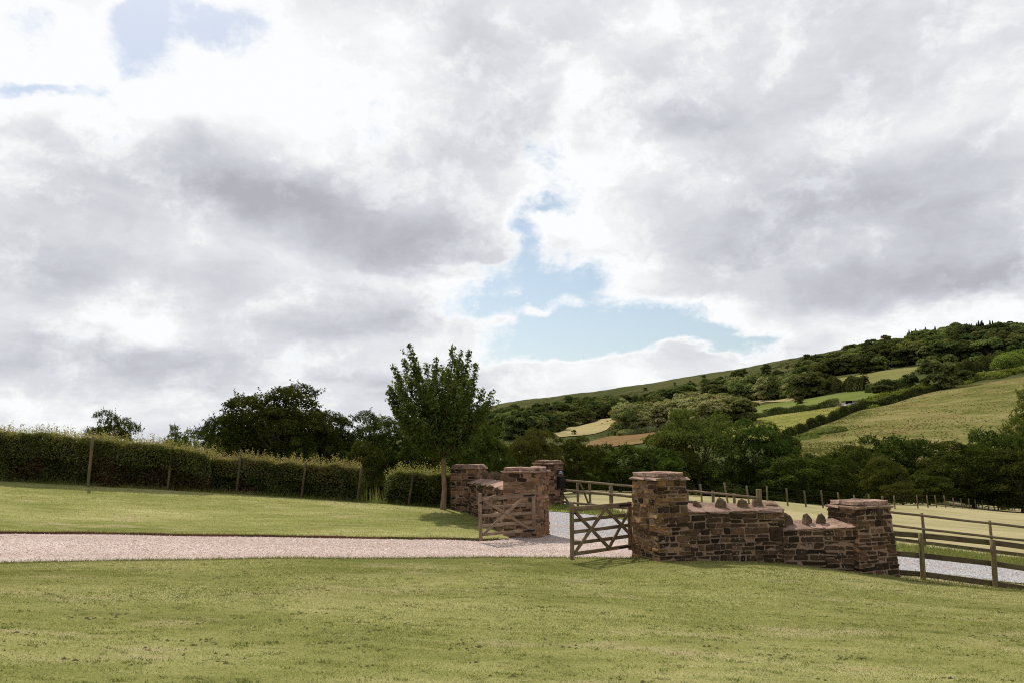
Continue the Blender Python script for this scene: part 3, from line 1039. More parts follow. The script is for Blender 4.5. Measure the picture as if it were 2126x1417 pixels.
def masonry(parent, origin, A, B, z0, z1, kinds, r, gap=0.020, proud=0.014, batter=0.0, hmean=0.26, z0b=None):
    """face of stones from plan point A to B seen with its outside on the right-hand side of A->B"""
    A, B = np.array(A, float), np.array(B, float)
    d = B - A
    L = np.linalg.norm(d)
    d /= L
    nrm = np.array([d[1], -d[0]])
    for (x0, x1, za, zb) in courses(L, z0, z1, r, hmean):
        if z0b is not None and zb < z0 + (z0b - z0) * ((x0 + x1) / 2 / L) - 0.05:
            continue
        w, h = x1 - x0 - gap * r.uniform(0.3, 2.0), zb - za - gap * r.uniform(0.3, 1.8)
        if w < 0.03 or h < 0.02:
            continue
        dep = 0.16
        t = (za + zb) / 2
        out_ = proud + r.uniform(-0.012, 0.018) + batter * max(0.0, (z1 - t))
        ex = 1 + (2 * batter * max(0.0, z1 - t) + 0.03) / L
        w *= ex
        c2 = A + d * (L / 2 + ((x0 + x1) / 2 - L / 2) * ex) + nrm * (out_ - dep / 2)
        put_stone(r.choice(kinds), (c2[0] - origin[0], c2[1] - origin[1], t - origin[2]), d, (w * 1.03, dep, h * 1.03), parent, 'stone', r,
                  tilt=r.uniform(-0.04, 0.04))


def prism(name, poly, z0, z1, mat, parent, origin, inset=0.0, top=None, foot=None):
    """upright block over a plan polygon; top: optional heights per corner"""
    bm = bmesh.new()
    P = np.array(poly, float)
    c = P.mean(0)
    P = c + (P - c) * (1 - inset)
    PL_ = P if foot is None else P + np.array(foot)
    lo = [bm.verts.new((p[0] - origin[0], p[1] - origin[1], z0 - origin[2])) for p in PL_]
    hi = [bm.verts.new((p[0] - origin[0], p[1] - origin[1], (z1 if top is None else top[i]) - origin[2])) for i, p in enumerate(P)]
    n = len(P)
    bm.faces.new(lo[::-1])
    bm.faces.new(hi)
    for i in range(n):
        bm.faces.new((lo[i], lo[(i + 1) % n], hi[(i + 1) % n], hi[i]))
    bmesh.ops.recalc_face_normals(bm, faces=bm.faces[:])
    me = bpy.data.meshes.new(name)
    bm.to_mesh(me)
    bm.free()
    return link(name, me, mat, parent)


def pillar(root, origin, P1, tl, wl, tf, wf, z0, z1, faces_kinds, r, part='gate_pillar', batter=0.0, top_t=0.075, label=None):
    """square pillar with its near corner at P1; left face runs along tl for wl, front face along tf for wf"""
    P1 = np.array(P1, float)
    tl, tf = np.array(tl, float), np.array(tf, float)
    tl /= np.linalg.norm(tl)
    tf /= np.linalg.norm(tf)
    P0 = P1 + tl * wl
    P2 = P1 + tf * wf
    P3 = P0 + tf * wf
    bb = batter * (z1 - z0 + 0.2)
    core = prism(part, [P0, P1, P2, P3], z0 - 0.25, z1 - 0.08, M['mortar'], root, origin, 0.0, None, [(-tf + tl) * bb, (-tf - tl) * bb, (tf - tl) * bb, (tf + tl) * bb])
    cz = z1 - 0.14
    masonry(core, origin, P0, P1, z0 - 0.06, cz, faces_kinds[0], r, batter=batter, hmean=0.24)
    masonry(core, origin, P1, P2, z0 - 0.06, cz, faces_kinds[1], r, batter=batter, hmean=0.24)
    if len(faces_kinds) > 2:
        masonry(core, origin, P2, P3, z0 - 0.06, cz, faces_kinds[2], r, batter=batter, hmean=0.3)
    # cap: an oversailing course of slabs and a smaller course on top
    ang = tf
    for lay, (ov, zz, th, nx, ny) in enumerate(((0.07, z1 - 0.115, 0.055, 3, 2), (-0.005, z1 - 0.035, 0.085, 3, 2))):
        LX, LY_ = wf + 2 * ov, wl + 2 * ov
        cuts_y = [0] + sorted(r.uniform(0.38, 0.62) for _ in range(ny - 1)) + [1]
        for j in range(ny):
            cuts = [0, r.uniform(0.25, 0.42), r.uniform(0.6, 0.75), 1]
            for i in range(nx):
                cx = (cuts[i] + cuts[i + 1]) / 2 * LX - ov
                cy = (cuts_y[j] + cuts_y[j + 1]) / 2 * LY_ - ov
                c2 = P1 + tf * cx + tl * cy
                put_stone('coping', (c2[0] - origin[0], c2[1] - origin[1], zz - origin[2] + r.uniform(-0.006, 0.006)), tf,
                          ((cuts[i + 1] - cuts[i]) * LX * 0.985, (cuts_y[j + 1] - cuts_y[j]) * LY_ * 0.985, th * r.uniform(0.9, 1.15)), core, 'cap_slab', r)
    return core


def wall_run(root, origin, pts, zb, zt, kinds, r, thick=0.5, rise=0.13, cocks=(), part='wall_panel', coping_w=0.5, ends=(False, False)):
    """wing wall along a plan polyline (outside on the right of travel); zt: coping height at the front edge for each point"""
    pts = [np.array(p, float) for p in pts]
    n = len(pts)
    nr = []
    for i in range(n):
        a, b = pts[max(i - 1, 0)], pts[min(i + 1, n - 1)]
        d = (b - a) / np.linalg.norm(b - a)
        nr.append(np.array([d[1], -d[0]]))
    back = [pts[i] - nr[i] * thick for i in range(n)]
    bm = bmesh.new()
    rows = []
    for i in range(n):
        f, bk = pts[i], back[i]
        rows.append([bm.verts.new((f[0] - origin[0], f[1] - origin[1], zb[i] - 0.3 - origin[2])), bm.verts.new((f[0] - origin[0], f[1] - origin[1], zt[i] - 0.02 - origin[2])),
                     bm.verts.new((bk[0] - origin[0], bk[1] - origin[1], zt[i] + rise - 0.02 - origin[2])), bm.verts.new((bk[0] - origin[0], bk[1] - origin[1], zb[i] - 0.3 - origin[2]))])
    for i in range(n - 1):
        for j in range(4):
            bm.faces.new((rows[i][j], rows[i][(j + 1) % 4], rows[i + 1][(j + 1) % 4], rows[i + 1][j]))
    bm.faces.new(rows[0])
    bm.faces.new(rows[-1][::-1])
    bmesh.ops.recalc_face_normals(bm, faces=bm.faces[:])
    me = bpy.data.meshes.new(part)
    bm.to_mesh(me)
    bm.free()
    core = link(part, me, M['mortar'], root)
    for i in range(n - 1):
        masonry(core, origin, pts[i], pts[i + 1], min(zb[i], zb[i + 1]) - 0.08, min(zt[i], zt[i + 1]) - 0.02, kinds, r, hmean=0.27)
    if ends[1]:
        masonry(core, origin, pts[-1], back[-1], zb[-1] - 0.05, zt[-1], kinds, r)
    # coping slabs tilted like a low roof
    for i in range(n - 1):
        d = pts[i + 1] - pts[i]
        L = np.linalg.norm(d)
        d /= L
        nn = np.array([d[1], -d[0]])
        s = 0.0
        while s < L - 0.02:
            w = min(r.uniform(0.35, 0.6), L - s)
            if L - s - w < 0.15:
                w = L - s
            tm = (s + w / 2) / L
            z = zt[i] * (1 - tm) + zt[i + 1] * tm
            c2 = pts[i] + d * (s + w / 2) - nn * (thick / 2 - 0.015)
            sl = math.atan2(zt[i] - zt[i + 1], L)
            put_stone('coping', (c2[0] - origin[0], c2[1] - origin[1], z + rise / 2 + 0.005 - origin[2] + r.uniform(-0.008, 0.008)), d,
                      (w * 1.0, (thick + 0.07) * r.uniform(0.96, 1.07), 0.05), core, 'coping_slab', r, tilt=sl + r.uniform(-0.02, 0.02), pitch=math.atan2(rise, thick))
            s += w
    return core


def cock(core, origin, u, vb, Y, w, h, r, lean=0.0):
    """upright stone set on the coping; its foot is at photo spot (u, vb)"""
    p = at(u, vb, Y)
    put_stone('cock', (p[0] - origin[0], p[1] - origin[1], p[2] + h / 2 - 0.04 - origin[2]), (0.96, 0.15 + r.uniform(-0.5, 0.5)), (w * 1.15, 0.15, h * 0.85 + 0.07), core, 'cock_stone', r, tilt=lean)


rs = random.Random(21)
TL, TF = np.array([-0.37, 0.93]), np.array([0.93, 0.37])
# --- wall to the right of the gateway
P1 = np.array([2.95, 16.6])
P2 = P1 + TF * 0.68
org = np.array([4.5, 17.2, tz(4.5, 17.2)])
rw = thing('stone_wing_wall', 'dark brown sandstone wing wall stepping down between two pillars, nearer side of the gateway', 'stone wall', org)
z1a = z_of_v(1357, 982, 16.6)
pillar(rw, org, P1, TL, 1.0, TF, 0.68, tz(*P1) - 0.05, z1a, (['stone_warm', 'stone_warm', 'stone'], ['stone', 'stone_warm', 'stone']), rs, batter=0.025)  # left face gets brighter warm stones, standing for the sunlight on it
hp = [P2 - TF * 0.1, np.array([4.55, 17.12]), np.array([5.72, 17.22])]
zt_hi = [z_of_v(1415, 1062, 16.95), z_of_v(1500, 1063, 17.1), z_of_v(1625, 1058, 17.22)]
c_hi = wall_run(rw, org, hp, [tz(*p) for p in hp], zt_hi, ['stone'], rs, cocks=(), ends=(False, True))
lp = [np.array([5.66, 17.17]), np.array([6.5, 17.12]), np.array([7.2, 17.02])]
zt_lo = [z_of_v(1620, 1099, 17.17), z_of_v(1690, 1097, 17.12), z_of_v(1760, 1093, 17.02)]
c_lo = wall_run(rw, org, lp, [tz(*p) for p in lp], zt_lo, ['stone'], rs, part='wall_panel')
Q1 = np.array([7.16, 16.98])
z1b = z_of_v(1765, 1042, 16.98)
pillar(rw, org, Q1, TL, 0.80, TF, 0.92, min(tz(*Q1), tz(*(Q1 + TF * 0.92))) - 0.08, z1b, (['stone_red', 'stone'], ['stone']), rs, part='end_pillar', batter=0.05)  # lighter red stones on the left face stand for sun falling there
for u, vb, Y, w, h in ((1397, 1052, 17.15, 0.15, 0.17), (1447, 1052, 17.25, 0.17, 0.14), (1496, 1050, 17.35, 0.22, 0.19), (1541, 1050, 17.42, 0.20, 0.17), (1573, 1047, 17.45, 0.19, 0.15), (1600, 1048, 17.45, 0.24, 0.05)):
    cock(c_hi, org, u, vb, Y, w, h, rs, rs.uniform(-0.15, 0.2))
for u, vb, Y, w, h in ((1635, 1084, 17.42, 0.19, 0.22), (1676, 1083, 17.4, 0.15, 0.20), (1704, 1083, 17.38, 0.16, 0.20)):
    cock(c_lo, org, u, vb, Y, w, h, rs, rs.uniform(0.05, 0.25))

# --- wall to the left of the gateway
L1 = np.array([0.58, 21.3])
orl = np.array([-0.5, 24.0, tz(-0.5, 24.0)])
lw = thing('stone_wing_wall', 'reddish sandstone wing wall with two pillars behind the small tree, farther side of the gateway', 'stone wall', orl)
pillar(lw, orl, L1, (-0.95, 0.3), 0.90, (0.45, 0.89), 0.80, tz(*L1) - 0.05, z_of_v(1095, 970, 21.3), (['stone_red', 'stone_red', 'stone'], ['stone_red', 'stone_red', 'stone_warm']), rs)
wp = [np.array([-1.50, 27.0]), np.array([-1.02, 25.0]), np.array([-0.55, 22.9]), np.array([-0.22, 21.65])]
wz = [z_of_v(970, 1001, 27.0), z_of_v(998, 1003, 25.0), z_of_v(1025, 1009, 22.9), z_of_v(1046, 1016, 21.65)]
c_l = wall_run(lw, orl, wp, [tz(*p) for p in wp], wz, ['stone_red', 'stone', 'stone'], rs, thick=0.5)
E1 = np.array([-1.30, 26.85])
pillar(lw, orl, E1, (-0.88, 0.35), 0.88, (0.42, 0.9), 0.85, tz(*E1) - 0.05, z_of_v(970, 964, 26.9), (['stone', 'stone_red'], ['stone_red']), rs, part='end_pillar')
for i in range(12):
    tpar = 0.08 + 0.84 * i / 11
    k_ = np.interp(tpar * 3, [0, 1, 2, 3], range(4))
    a_ = np.array([np.interp(tpar * 3, range(4), [p[0] for p in wp]), np.interp(tpar * 3, range(4), [p[1] for p in wp])])
    zc_ = np.interp(tpar * 3, range(4), wz)
    put_stone('cock', (a_[0] + 0.40 - orl[0], a_[1] + 0.08 - orl[1], zc_ + 0.13 + 0.10 - orl[2]), (0.25, -0.97), (0.16, 0.14, rs.uniform(0.2, 0.3)), c_l, 'cock_stone', rs, tilt=rs.uniform(0.2, 0.6))


def merge_small(root, keep=300):
    """the largest stones stay parts; the rest become one part of small rubble"""
    st = [s for c in root.children for s in c.children if s.name.split('.')[0] == 'stone']
    st.sort(key=lambda s: -s.scale[0] * s.scale[2])
    V, F, MI, kinds_ = [], [], [], []
    for s in st[keep:]:
        mt_ = s.data.materials[0]
        if mt_ not in kinds_:
            kinds_.append(mt_)
        b = len(V)
        mw = s.matrix_basis
        V += [tuple(mw @ v.co) for v in s.data.vertices]
        for p in s.data.polygons:
            F.append([b + i for i in p.vertices])
            MI.append(kinds_.index(mt_))
        bpy.data.objects.remove(s)
    if V:
        me = bpy.data.meshes.new('small_rubble')
        me.from_pydata(V, [], F)
        me.update()
        me.polygons.foreach_set('material_index', MI)
        o = link('small_rubble', me, kinds_, root)
        o['kind'] = 'stuff'


merge_small(rw)
merge_small(lw)

# --- lone pillar across the track
F1 = np.array([1.56, 31.0])
orp = np.array([1.4, 31.4, tz(1.4, 31.4)])
lp3 = thing('stone_pillar', 'lone brown stone pillar carrying a black letterbox, behind the gateway', 'stone pillar', orp)
pillar(lp3, orp, F1, (-0.93, 0.36), 0.86, (0.66, 0.75), 0.56, tz(*F1) - 0.05, z_of_v(1140, 955, 31.0), (['stone_red', 'stone'], ['stone', 'stone_red']), rs, part='shaft')
tf3 = np.array([0.66, 0.75]) / np.linalg.norm([0.66, 0.75])
nf3 = np.array([tf3[1], -tf3[0]])


def slab_on(pcen, z0, z1, w, dep, name, mat, parent, origin, out0=0.03):
    a = pcen - tf3 * w / 2 + nf3 * out0
    b = pcen + tf3 * w / 2 + nf3 * out0
    return prism(name, [a, a + nf3 * dep, b + nf3 * dep, b], z0, z1, mat, parent, origin)


fc = F1 + tf3 * 0.30
zb0, zb1 = z_of_v(1155, 1012, 31.2), z_of_v(1155, 989, 31.2)
lb = thing('letterbox', 'tall black metal letterbox fixed to the lone stone pillar', 'letterbox', (fc[0], fc[1], zb0))
bo = slab_on(fc, zb0, zb1, 0.34, 0.14, 'box', M['black'], lb, np.array([fc[0], fc[1], zb0]))
slab_on(fc, zb1 + 0.002, zb1 + 0.03, 0.38, 0.18, 'lid', M['black'], lb, np.array([fc[0], fc[1], zb0]))
slab_on(fc, zb1 - 0.12, zb1 - 0.10, 0.22, 0.012, 'flap', M['wire'], bo, np.array([fc[0], fc[1], zb0]), 0.171)
zs = z_of_v(1153, 979, 31.2)
sg = thing('name_plaque', 'small dark plaque with pale lettering above the letterbox', 'sign', (fc[0], fc[1], zs))
oq = np.array([fc[0], fc[1], zs])
pb = slab_on(fc, zs - 0.07, zs + 0.09, 0.36, 0.03, 'board', M['slate'], sg, oq, 0.05)
for row, (zz, ww, cnt) in enumerate(((zs + 0.03, 0.13, 4), (zs - 0.03, 0.25, 8))):
    for i in range(cnt):
        cx = -ww / 2 + (i + 0.5) * ww / cnt
        slab_on(fc + tf3 * cx, zz - 0.018, zz + 0.018 * rs.uniform(0.5, 1), ww / cnt * 0.62, 0.004, 'letter', M['letters'], pb, oq, 0.081)
# ------------------------------------------------------------------ timber: gates, fences
def bar(name, a, b, w, h, mat, parent, origin, roundish=False, roll=0.0, seg=8):
    """timber from a to b, w across and h high (round when roundish)"""
    a, b = np.array(a, float), np.array(b, float)
    d = b - a
    L = float(np.linalg.norm(d))
    bm = bmesh.new()
    r = random.Random(int(abs(a[0] * 977 + a[1] * 613 + b[2] * 389) * 10) % 99991)
    if roundish:
        n, rings = seg, max(3, int(L / 0.5) + 2)
        vs = []
        for i in range(rings):
            t = i / (rings - 1)
            k_ = 1 + r.uniform(-0.06, 0.06)
            oy, oz = r.uniform(-0.006, 0.006), r.uniform(-0.006, 0.006)
            vs.append([bm.verts.new(((t - 0.5) * L, math.cos(2 * math.pi * j / n) * w / 2 * k_ + oy, math.sin(2 * math.pi * j / n) * h / 2 * k_ + oz)) for j in range(n)])
        for i in range(rings - 1):
            for j in range(n):
                f = bm.faces.new((vs[i][j], vs[i][(j + 1) % n], vs[i + 1][(j + 1) % n], vs[i + 1][j]))
                f.smooth = True
        bm.faces.new(vs[0][::-1])
        bm.faces.new(vs[-1])
    else:
        bmesh.ops.create_cube(bm, size=1.0)
        for v in bm.verts:
            v.co = Vector((v.co.x * L, v.co.y * w, v.co.z * h))
        cuts = [e for e in bm.edges if abs(e.verts[0].co.x - e.verts[1].co.x) > L * 0.5]
        if L > 0.6:
            bmesh.ops.subdivide_edges(bm, edges=cuts, cuts=3)
            for v in bm.verts:
                v.co.y += r.uniform(-0.003, 0.003)
                v.co.z += r.uniform(-0.004, 0.004)
        bmesh.ops.bevel(bm, geom=[e for e in bm.edges if len(e.link_faces) == 2 and e.calc_face_angle(0) > 0.8], offset=min(w, h) * 0.1, segments=1, affect='EDGES')
    me = bpy.data.meshes.new(name)
    bm.to_mesh(me)
    bm.free()
    o = link(name, me, mat, parent)
    q = Vector(d).to_track_quat('X', 'Z').to_matrix().to_4x4()
    o.matrix_local = Matrix.Translation(tuple((a + b) / 2 - origin)) @ q @ Matrix.Rotation(roll, 4, 'X')
    return o


def upright(name, foot, h, w, mat, parent, origin, roundish=False, lean=(0, 0), below=0.3):
    f = np.array(foot, float)
    return bar(name, f - np.array([lean[0], lean[1], 1.0]) * below, f + np.array([lean[0] * h, lean[1] * h, h]), w, w, mat, parent, origin, roundish)


# --- right leaf of the gate: its latch stile stands at the edge of the lawn
def P3(u, v, Y):
    return at(u, v, Y)


def quad_gate(name, label, A, B, ys, mat, stile_l, stile_r, braces, group):
    """A, B: (u, Y) of both ends; ys: bar rows as photo rows at each end; braces as pairs of (t, s) over the leaf"""
    org_ = P3(A[0], stile_l[1], A[1])
    g = thing(name, label, 'gate', org_, group)
    dirx = P3(B[0], ys[0][1], B[1]) - P3(A[0], ys[0][0], A[1])
    n2 = np.array([dirx[1], -dirx[0], 0.0])
    n2 /= np.linalg.norm(n2)
    if n2[1] > 0:
        n2 = -n2
    for i, (va, vb) in enumerate(ys):
        bar('bar', P3(A[0], va, A[1]), P3(B[0], vb, B[1]), 0.035, 0.10 if i == 0 else 0.072, mat, g, org_)
    for (tA, sA), (tB, sB) in braces:
        def pt(t, s):
            top = P3(A[0], ys[0][0], A[1]) * (1 - t) + P3(B[0], ys[0][1], B[1]) * t
            bot = P3(A[0], ys[-1][0], A[1]) * (1 - t) + P3(B[0], ys[-1][1], B[1]) * t
            return top * (1 - s) + bot * s + n2 * 0.036
        bar('brace', pt(tA, sA), pt(tB, sB), 0.03, 0.07, mat, g, org_)
    bar('latch_stile', P3(A[0], stile_l[0], A[1]), P3(A[0] + 1.5, stile_l[1], A[1]), 0.095, 0.085, mat, g, org_)
    bar('hanging_stile', P3(B[0], stile_r[0], B[1]), P3(B[0] + 1.5, stile_r[1], B[1]), 0.10, 0.085, mat, g, org_)
    return g, org_, n2


G = 'pair of timber gate leaves'
HINGES = ((0.0, 0), (0.0, 3))
g1, og1, n1_ = quad_gate('gate_leaf', 'five-barred oak gate leaf with zigzag braces, hung on the nearer pillar', (1186.5, 16.3), (1307, 17.75),
                         [(1056, 1046), (1080, 1067), (1104, 1089), (1127, 1111.5), (1149.5, 1132)], M['gate_wood_b'], (1042, 1161), (1040, 1140),
                         [((0.03, 0.05), (0.60, 0.97)), ((0.60, 0.97), (0.99, 0.10)), ((0.03, 0.97), (0.54, 0.04)), ((0.54, 0.04), (0.99, 0.72))], G)
g2, og2, n2_ = quad_gate('gate_leaf', 'five-barred oak gate leaf with crossed braces, hung on the farther pillar', (996.5, 19.9), (1107.5, 20.95),
                         [(1035, 1026), (1053, 1046), (1070, 1063), (1091, 1082), (1109, 1099)], M['gate_wood'], (1023, 1121.5), (1015.5, 1106),
                         [((0.08, 0.06), (0.98, 1.02)), ((0.76, 0.08), (0.03, 1.0))], G)
bar('strap', P3(1003, 1036, 19.85) + n2_ * 0.05, P3(1027, 1027, 20.05) + n2_ * 0.05, 0.03, 0.05, M['gate_wood'], g2, og2)

for g_, o_, n_, B_, rows in ((g1, og1, n1_, (1307, 17.75, 1186.5, 16.3), ((1046, 1056), (1132, 1149.5))), (g2, og2, n2_, (1107.5, 20.95, 996.5, 19.9), ((1026, 1035), (1099, 1109)))):
    for (vb, va) in rows:
        pb_ = P3(B_[0], vb, B_[1])
        pa_ = P3(B_[2], va, B_[3])
        bar('hinge_strap', pb_ + n_ * 0.058, pb_ * 0.78 + pa_ * 0.22 + n_ * 0.058, 0.008, 0.035, M['black'], g_, o_)
    q_ = P3(B_[2], rows[0][1] + 3, B_[3])
    bar('latch', q_ + n_ * 0.06 - np.array([0.05, 0, 0.05]), q_ + n_ * 0.06 + np.array([0.05, 0, -0.05]), 0.012, 0.03, M['black'], g_, o_)

# --- board fence on the near side of the track
nf = thing('board_fence', 'round-post fence with three dark boards joining the end pillar, near side of the track', 'fence', hit(1918, 1211))
onf = np.array(nf.location)
pu = [(1918, 1211, 1105, 17.25), (2067, 1225, 1119, 17.0), (2222, 1241, 1134, 16.75), (2390, 1260, 1150, 16.5)]
for (u, vb, vt, Y) in pu:
    f = P3(u, vb, Y)
    t_ = P3(u - 7, vt, Y)
    bar('post', f - (t_ - f) * 0.25, t_, 0.105, 0.105, M['post_wood'], nf, onf, True, seg=12)
for (v0, v1, v2, v3) in ((1104.5, 1111, 1126, 1170), (1145, 1152.5, 1169.5, 1217), (1183.5, 1191, 1211, 1262)):
    hgt = 0.11
    seq = [(1828, v0, 17.45), (1918, v1, 17.33), (2067, v2, 17.08), (2390, v3, 16.58)]
    for (ua, va, Ya), (ub, vb, Yb) in zip(seq[:-1], seq[1:]):
        bar('board', P3(ua, va, Ya), P3(ub, vb, Yb), 0.032, hgt, M['board_wood'], nf, onf)

# --- round-rail fence along the far side of the track, right-hand run
ff = thing('rail_fence', 'round-rail timber fence along the grass verge, to the right of the end pillar', 'fence', hit(1915, 1128, 26, 34))
off_ = np.array(ff.location)
for (u, vt, Y) in ((1780, 1050, 29.2), (1914, 1064, 28.9), (2054, 1079, 28.5), (2200, 1096, 28.1), (2360, 1114, 27.6)):
    t_ = P3(u, vt, Y)
    z_ = tz(t_[0], t_[1])
    bar('post', (t_[0] + 0.03, t_[1], z_ - 0.3), t_, 0.10, 0.10, M['rail_wood'], ff, off_, True, seg=10)
for (v0, v1, v2, h_, rd, mt_) in ((1054, 1093, 1119, 0.085, True, 'rail_wood'), (1081, 1121, 1147, 0.085, True, 'rail_wood'), (1108, 1151, 1179, 0.12, False, 'board_wood')):
    seq = [(1780, v0, 29.05), (2126, v1, 28.15), (2360, v2, 27.45)]
    for (ua, va, Ya), (ub, vb, Yb) in zip(seq[:-1], seq[1:]):
        bar('rail', P3(ua, va, Ya), P3(ub, vb, Yb), h_, h_, M[mt_], ff, off_, rd)

# --- round-rail fence across the track seen through the gateway
fl = thing('rail_fence', 'round-rail timber fence with slanted braces, seen through the gateway', 'fence', hit(1300, 1058, 26, 40))
ofl = np.array(fl.location)


def lineY(u):
    return 31.4 + (u - 1165) / (1575 - 1165) * (29.0 - 31.4)


def topv(u):
    return np.interp(u, [1165, 1300, 1415, 1575], [995, 1007, 1016, 1032])


for (u, w, dv) in ((1199, 0.09, -1), (1224, 0.10, 3), (1268, 0.15, -3), (1330, 0.09, 2), (1427, 0.10, -3), (1480, 0.11, 5), (1524, 0.10, 4)):
    t_ = P3(u, topv(u) - dv, lineY(u) + 0.07)
    bar('post', (t_[0], t_[1], tz(t_[0], t_[1]) - 0.3), t_, w, w, M['rail_wood'], fl, ofl, True, seg=8)
t_ = P3(1575, 1014, 29.1)
bar('gate_post', (t_[0], t_[1], tz(t_[0], t_[1]) - 0.3), t_, 0.17, 0.17, M['post_wood'], fl, ofl)
for dv0, dv1, w in ((0, 0, 0.085), (20, 24, 0.10), (45, 50, 0.09)):
    us = [1163, 1300, 1440, 1578]
    for ua, ub in zip(us[:-1], us[1:]):
        fa, fb = (ua - 1165) / 410, (ub - 1165) / 410
        bar('rail', P3(ua, topv(ua) + dv0 + (dv1 - dv0) * fa, lineY(ua) - 0.05), P3(ub, topv(ub) + dv0 + (dv1 - dv0) * fb, lineY(ub) - 0.05), w, w, M['rail_wood'], fl, ofl, True)
for ua, va, ub, vb in ((1204, 1001, 1222, 1045), (1166, 1022, 1181, 1043)):
    bar('brace', P3(ua, va, lineY(ua)), P3(ub, vb, lineY(ub)), 0.07, 0.07, M['board_wood'], fl, ofl, True)

# --- wire fence across the meadow
wf = thing('wire_fence', 'long wire fence of thin stakes along the far edge of the meadow', 'fence', hit(1634, 1050, 35, 100))
owf = np.array(wf.location)
spots = [(1380, 1042), (1420, 1043), (1458, 1044), (1512, 1046), (1556, 1047), (1594, 1047.5), (1636, 1051), (1674, 1052), (1709, 1051), (1744, 1051), (1776, 1050), (1806, 1050),
         (1836, 1051), (1858, 1050), (1906, 1051), (1927, 1052), (1945, 1053.5), (1964, 1054.5), (1981, 1055.5), (1999, 1057), (2013, 1057.5), (2027, 1058), (2041, 1058.5),
         (2053, 1058.8), (2065, 1059), (2073, 1059.5), (2079, 1059.6), (2088, 1059.8), (2097, 1060), (2107, 1060), (2116, 1060), (2126, 1060), (2136, 1060), (2147, 1060)]
rf = random.Random(3)
prev = None
for i, (u, vb) in enumerate(spots):
    Yp = float(np.interp(u, [1380, 1594, 1744, 1906, 2000, 2126], [44, 52, 60, 77, 92, 112]))
    d = ray(u, vb)
    x, y = d[0] * Yp, Yp
    z = tz(x, y)
    w = 0.16 if u in (2073, 1836) else 0.11
    le = rf.uniform(-0.16, 0.0) if u < 2040 else rf.uniform(-0.12, 0.03)
    top = np.array([x + le * 1.15, y, z + rf.uniform(1.08, 1.28)])
    bar('stake', (x, y, z - 0.2), top, w, w, M['post_wood'], wf, owf, True, seg=6)
    if u == 1836:
        bar('stay', (x + 0.5, y - 0.1, z), top - np.array([0, 0, 0.3]), 0.1, 0.1, M['post_wood'], wf, owf, True, seg=6)
    if prev is not None:
        for k_ in (0.97, 0.72, 0.45):
            a = prev[0] * (1 - k_) + prev[1] * k_
            b = np.array([x, y, z]) * (1 - k_) + top * k_
            bar('wire', a, b, 0.007, 0.007, M['wire'], wf, owf, True, seg=4)
    prev = (np.array([x, y, z]), top)

# --- stakes and wires in front of the hedge
hf = thing('hedge_fence', 'leaning round stakes with wires standing against the hedge', 'fence', hit(490, 1028, 20, 40))
ohf = np.array(hf.location)
HP = [(-170, 868, 985, 27.7), (187, 905, 1003, 27.6), (352, 926, 1014, 28.05), (494, 946, 1030, 28.2), (629, 960, 1038, 28.2), (745, 967, 1046, 28.0), (852, 981, 1053, 28.05)]
prev = None
for (u, vt, vb, Y) in HP:
    f = P3(u - 4, vb, Y)
    f[2] = tz(f[0], f[1])
    t_ = P3(u + 6, vt, Y)
    bar('stake', f - (t_ - f) * 0.2, t_, 0.105 if u == 187 else 0.085, 0.105 if u == 187 else 0.085, M['post_wood' if u == 187 else 'board_wood'], hf, ohf, True, seg=10)
    if prev is not None:
        for k_ in (0.93, 0.62, 0.3):
            a = prev[0] * (1 - k_) + prev[1] * k_
            b = f * (1 - k_) + t_ * k_
            bar('wire', a + np.array([0, -0.03, 0]), b + np.array([0, -0.03, 0]), 0.004, 0.004, M['wire'], hf, ohf, True, seg=4)
    prev = (f, t_)

# --- green tarpaulin bundle lying by the lone pillar
tb = P3(1178, 1050, 31.0)
z_ = tz(tb[0], tb[1])
bm = bmesh.new()
bmesh.ops.create_icosphere(bm, subdivisions=3, radius=1.0)
rt = random.Random(4)
for v in bm.verts:
    k_ = 1 + 0.18 * math.sin(v.co.x * 7 + 1) * math.cos(v.co.y * 6) + rt.uniform(-0.05, 0.05)
    v.co = Vector((v.co.x * 0.28 * k_, v.co.y * 0.2 * k_, max(v.co.z, -0.4) * 0.17 * k_))
me = bpy.data.meshes.new('tarpaulin_bundle')
bm.to_mesh(me)
bm.free()
tag(link('tarpaulin_bundle', smooth(me), M['green_tarp'], None, (tb[0], tb[1], z_ + 0.06)), 'small dark green tarpaulin bundle at the foot of the lone pillar', 'tarpaulin')
# ------------------------------------------------------------------ foliage helpers
def unitv(a):
    return a / np.maximum(np.linalg.norm(a, axis=-1, keepdims=True), 1e-9)


def leaf_quads(P, N, size, aspect=0.6, wild=0.8, fold=0.15, g=rng):
    """diamond leaves centred on P, faces roughly along N"""
    n = len(P)
    N = unitv(N + g.normal(0, wild, (n, 3)))
    T = unitv(np.cross(N, g.normal(0, 1, (n, 3))))
    B = np.cross(N, T)
    s = (size if np.ndim(size) else np.full(n, size)) * g.uniform(0.65, 1.3, n)
    L = (T * s[:, None]) * 0.5
    Wd = B * (s * aspect)[:, None] * 0.5
    up = N * (s * fold)[:, None]
    V = np.stack([P - L, P + Wd + up, P + L, P - Wd + up], 1).reshape(-1, 3)
    F = np.arange(4 * n).reshape(-1, 4)
    return V, F


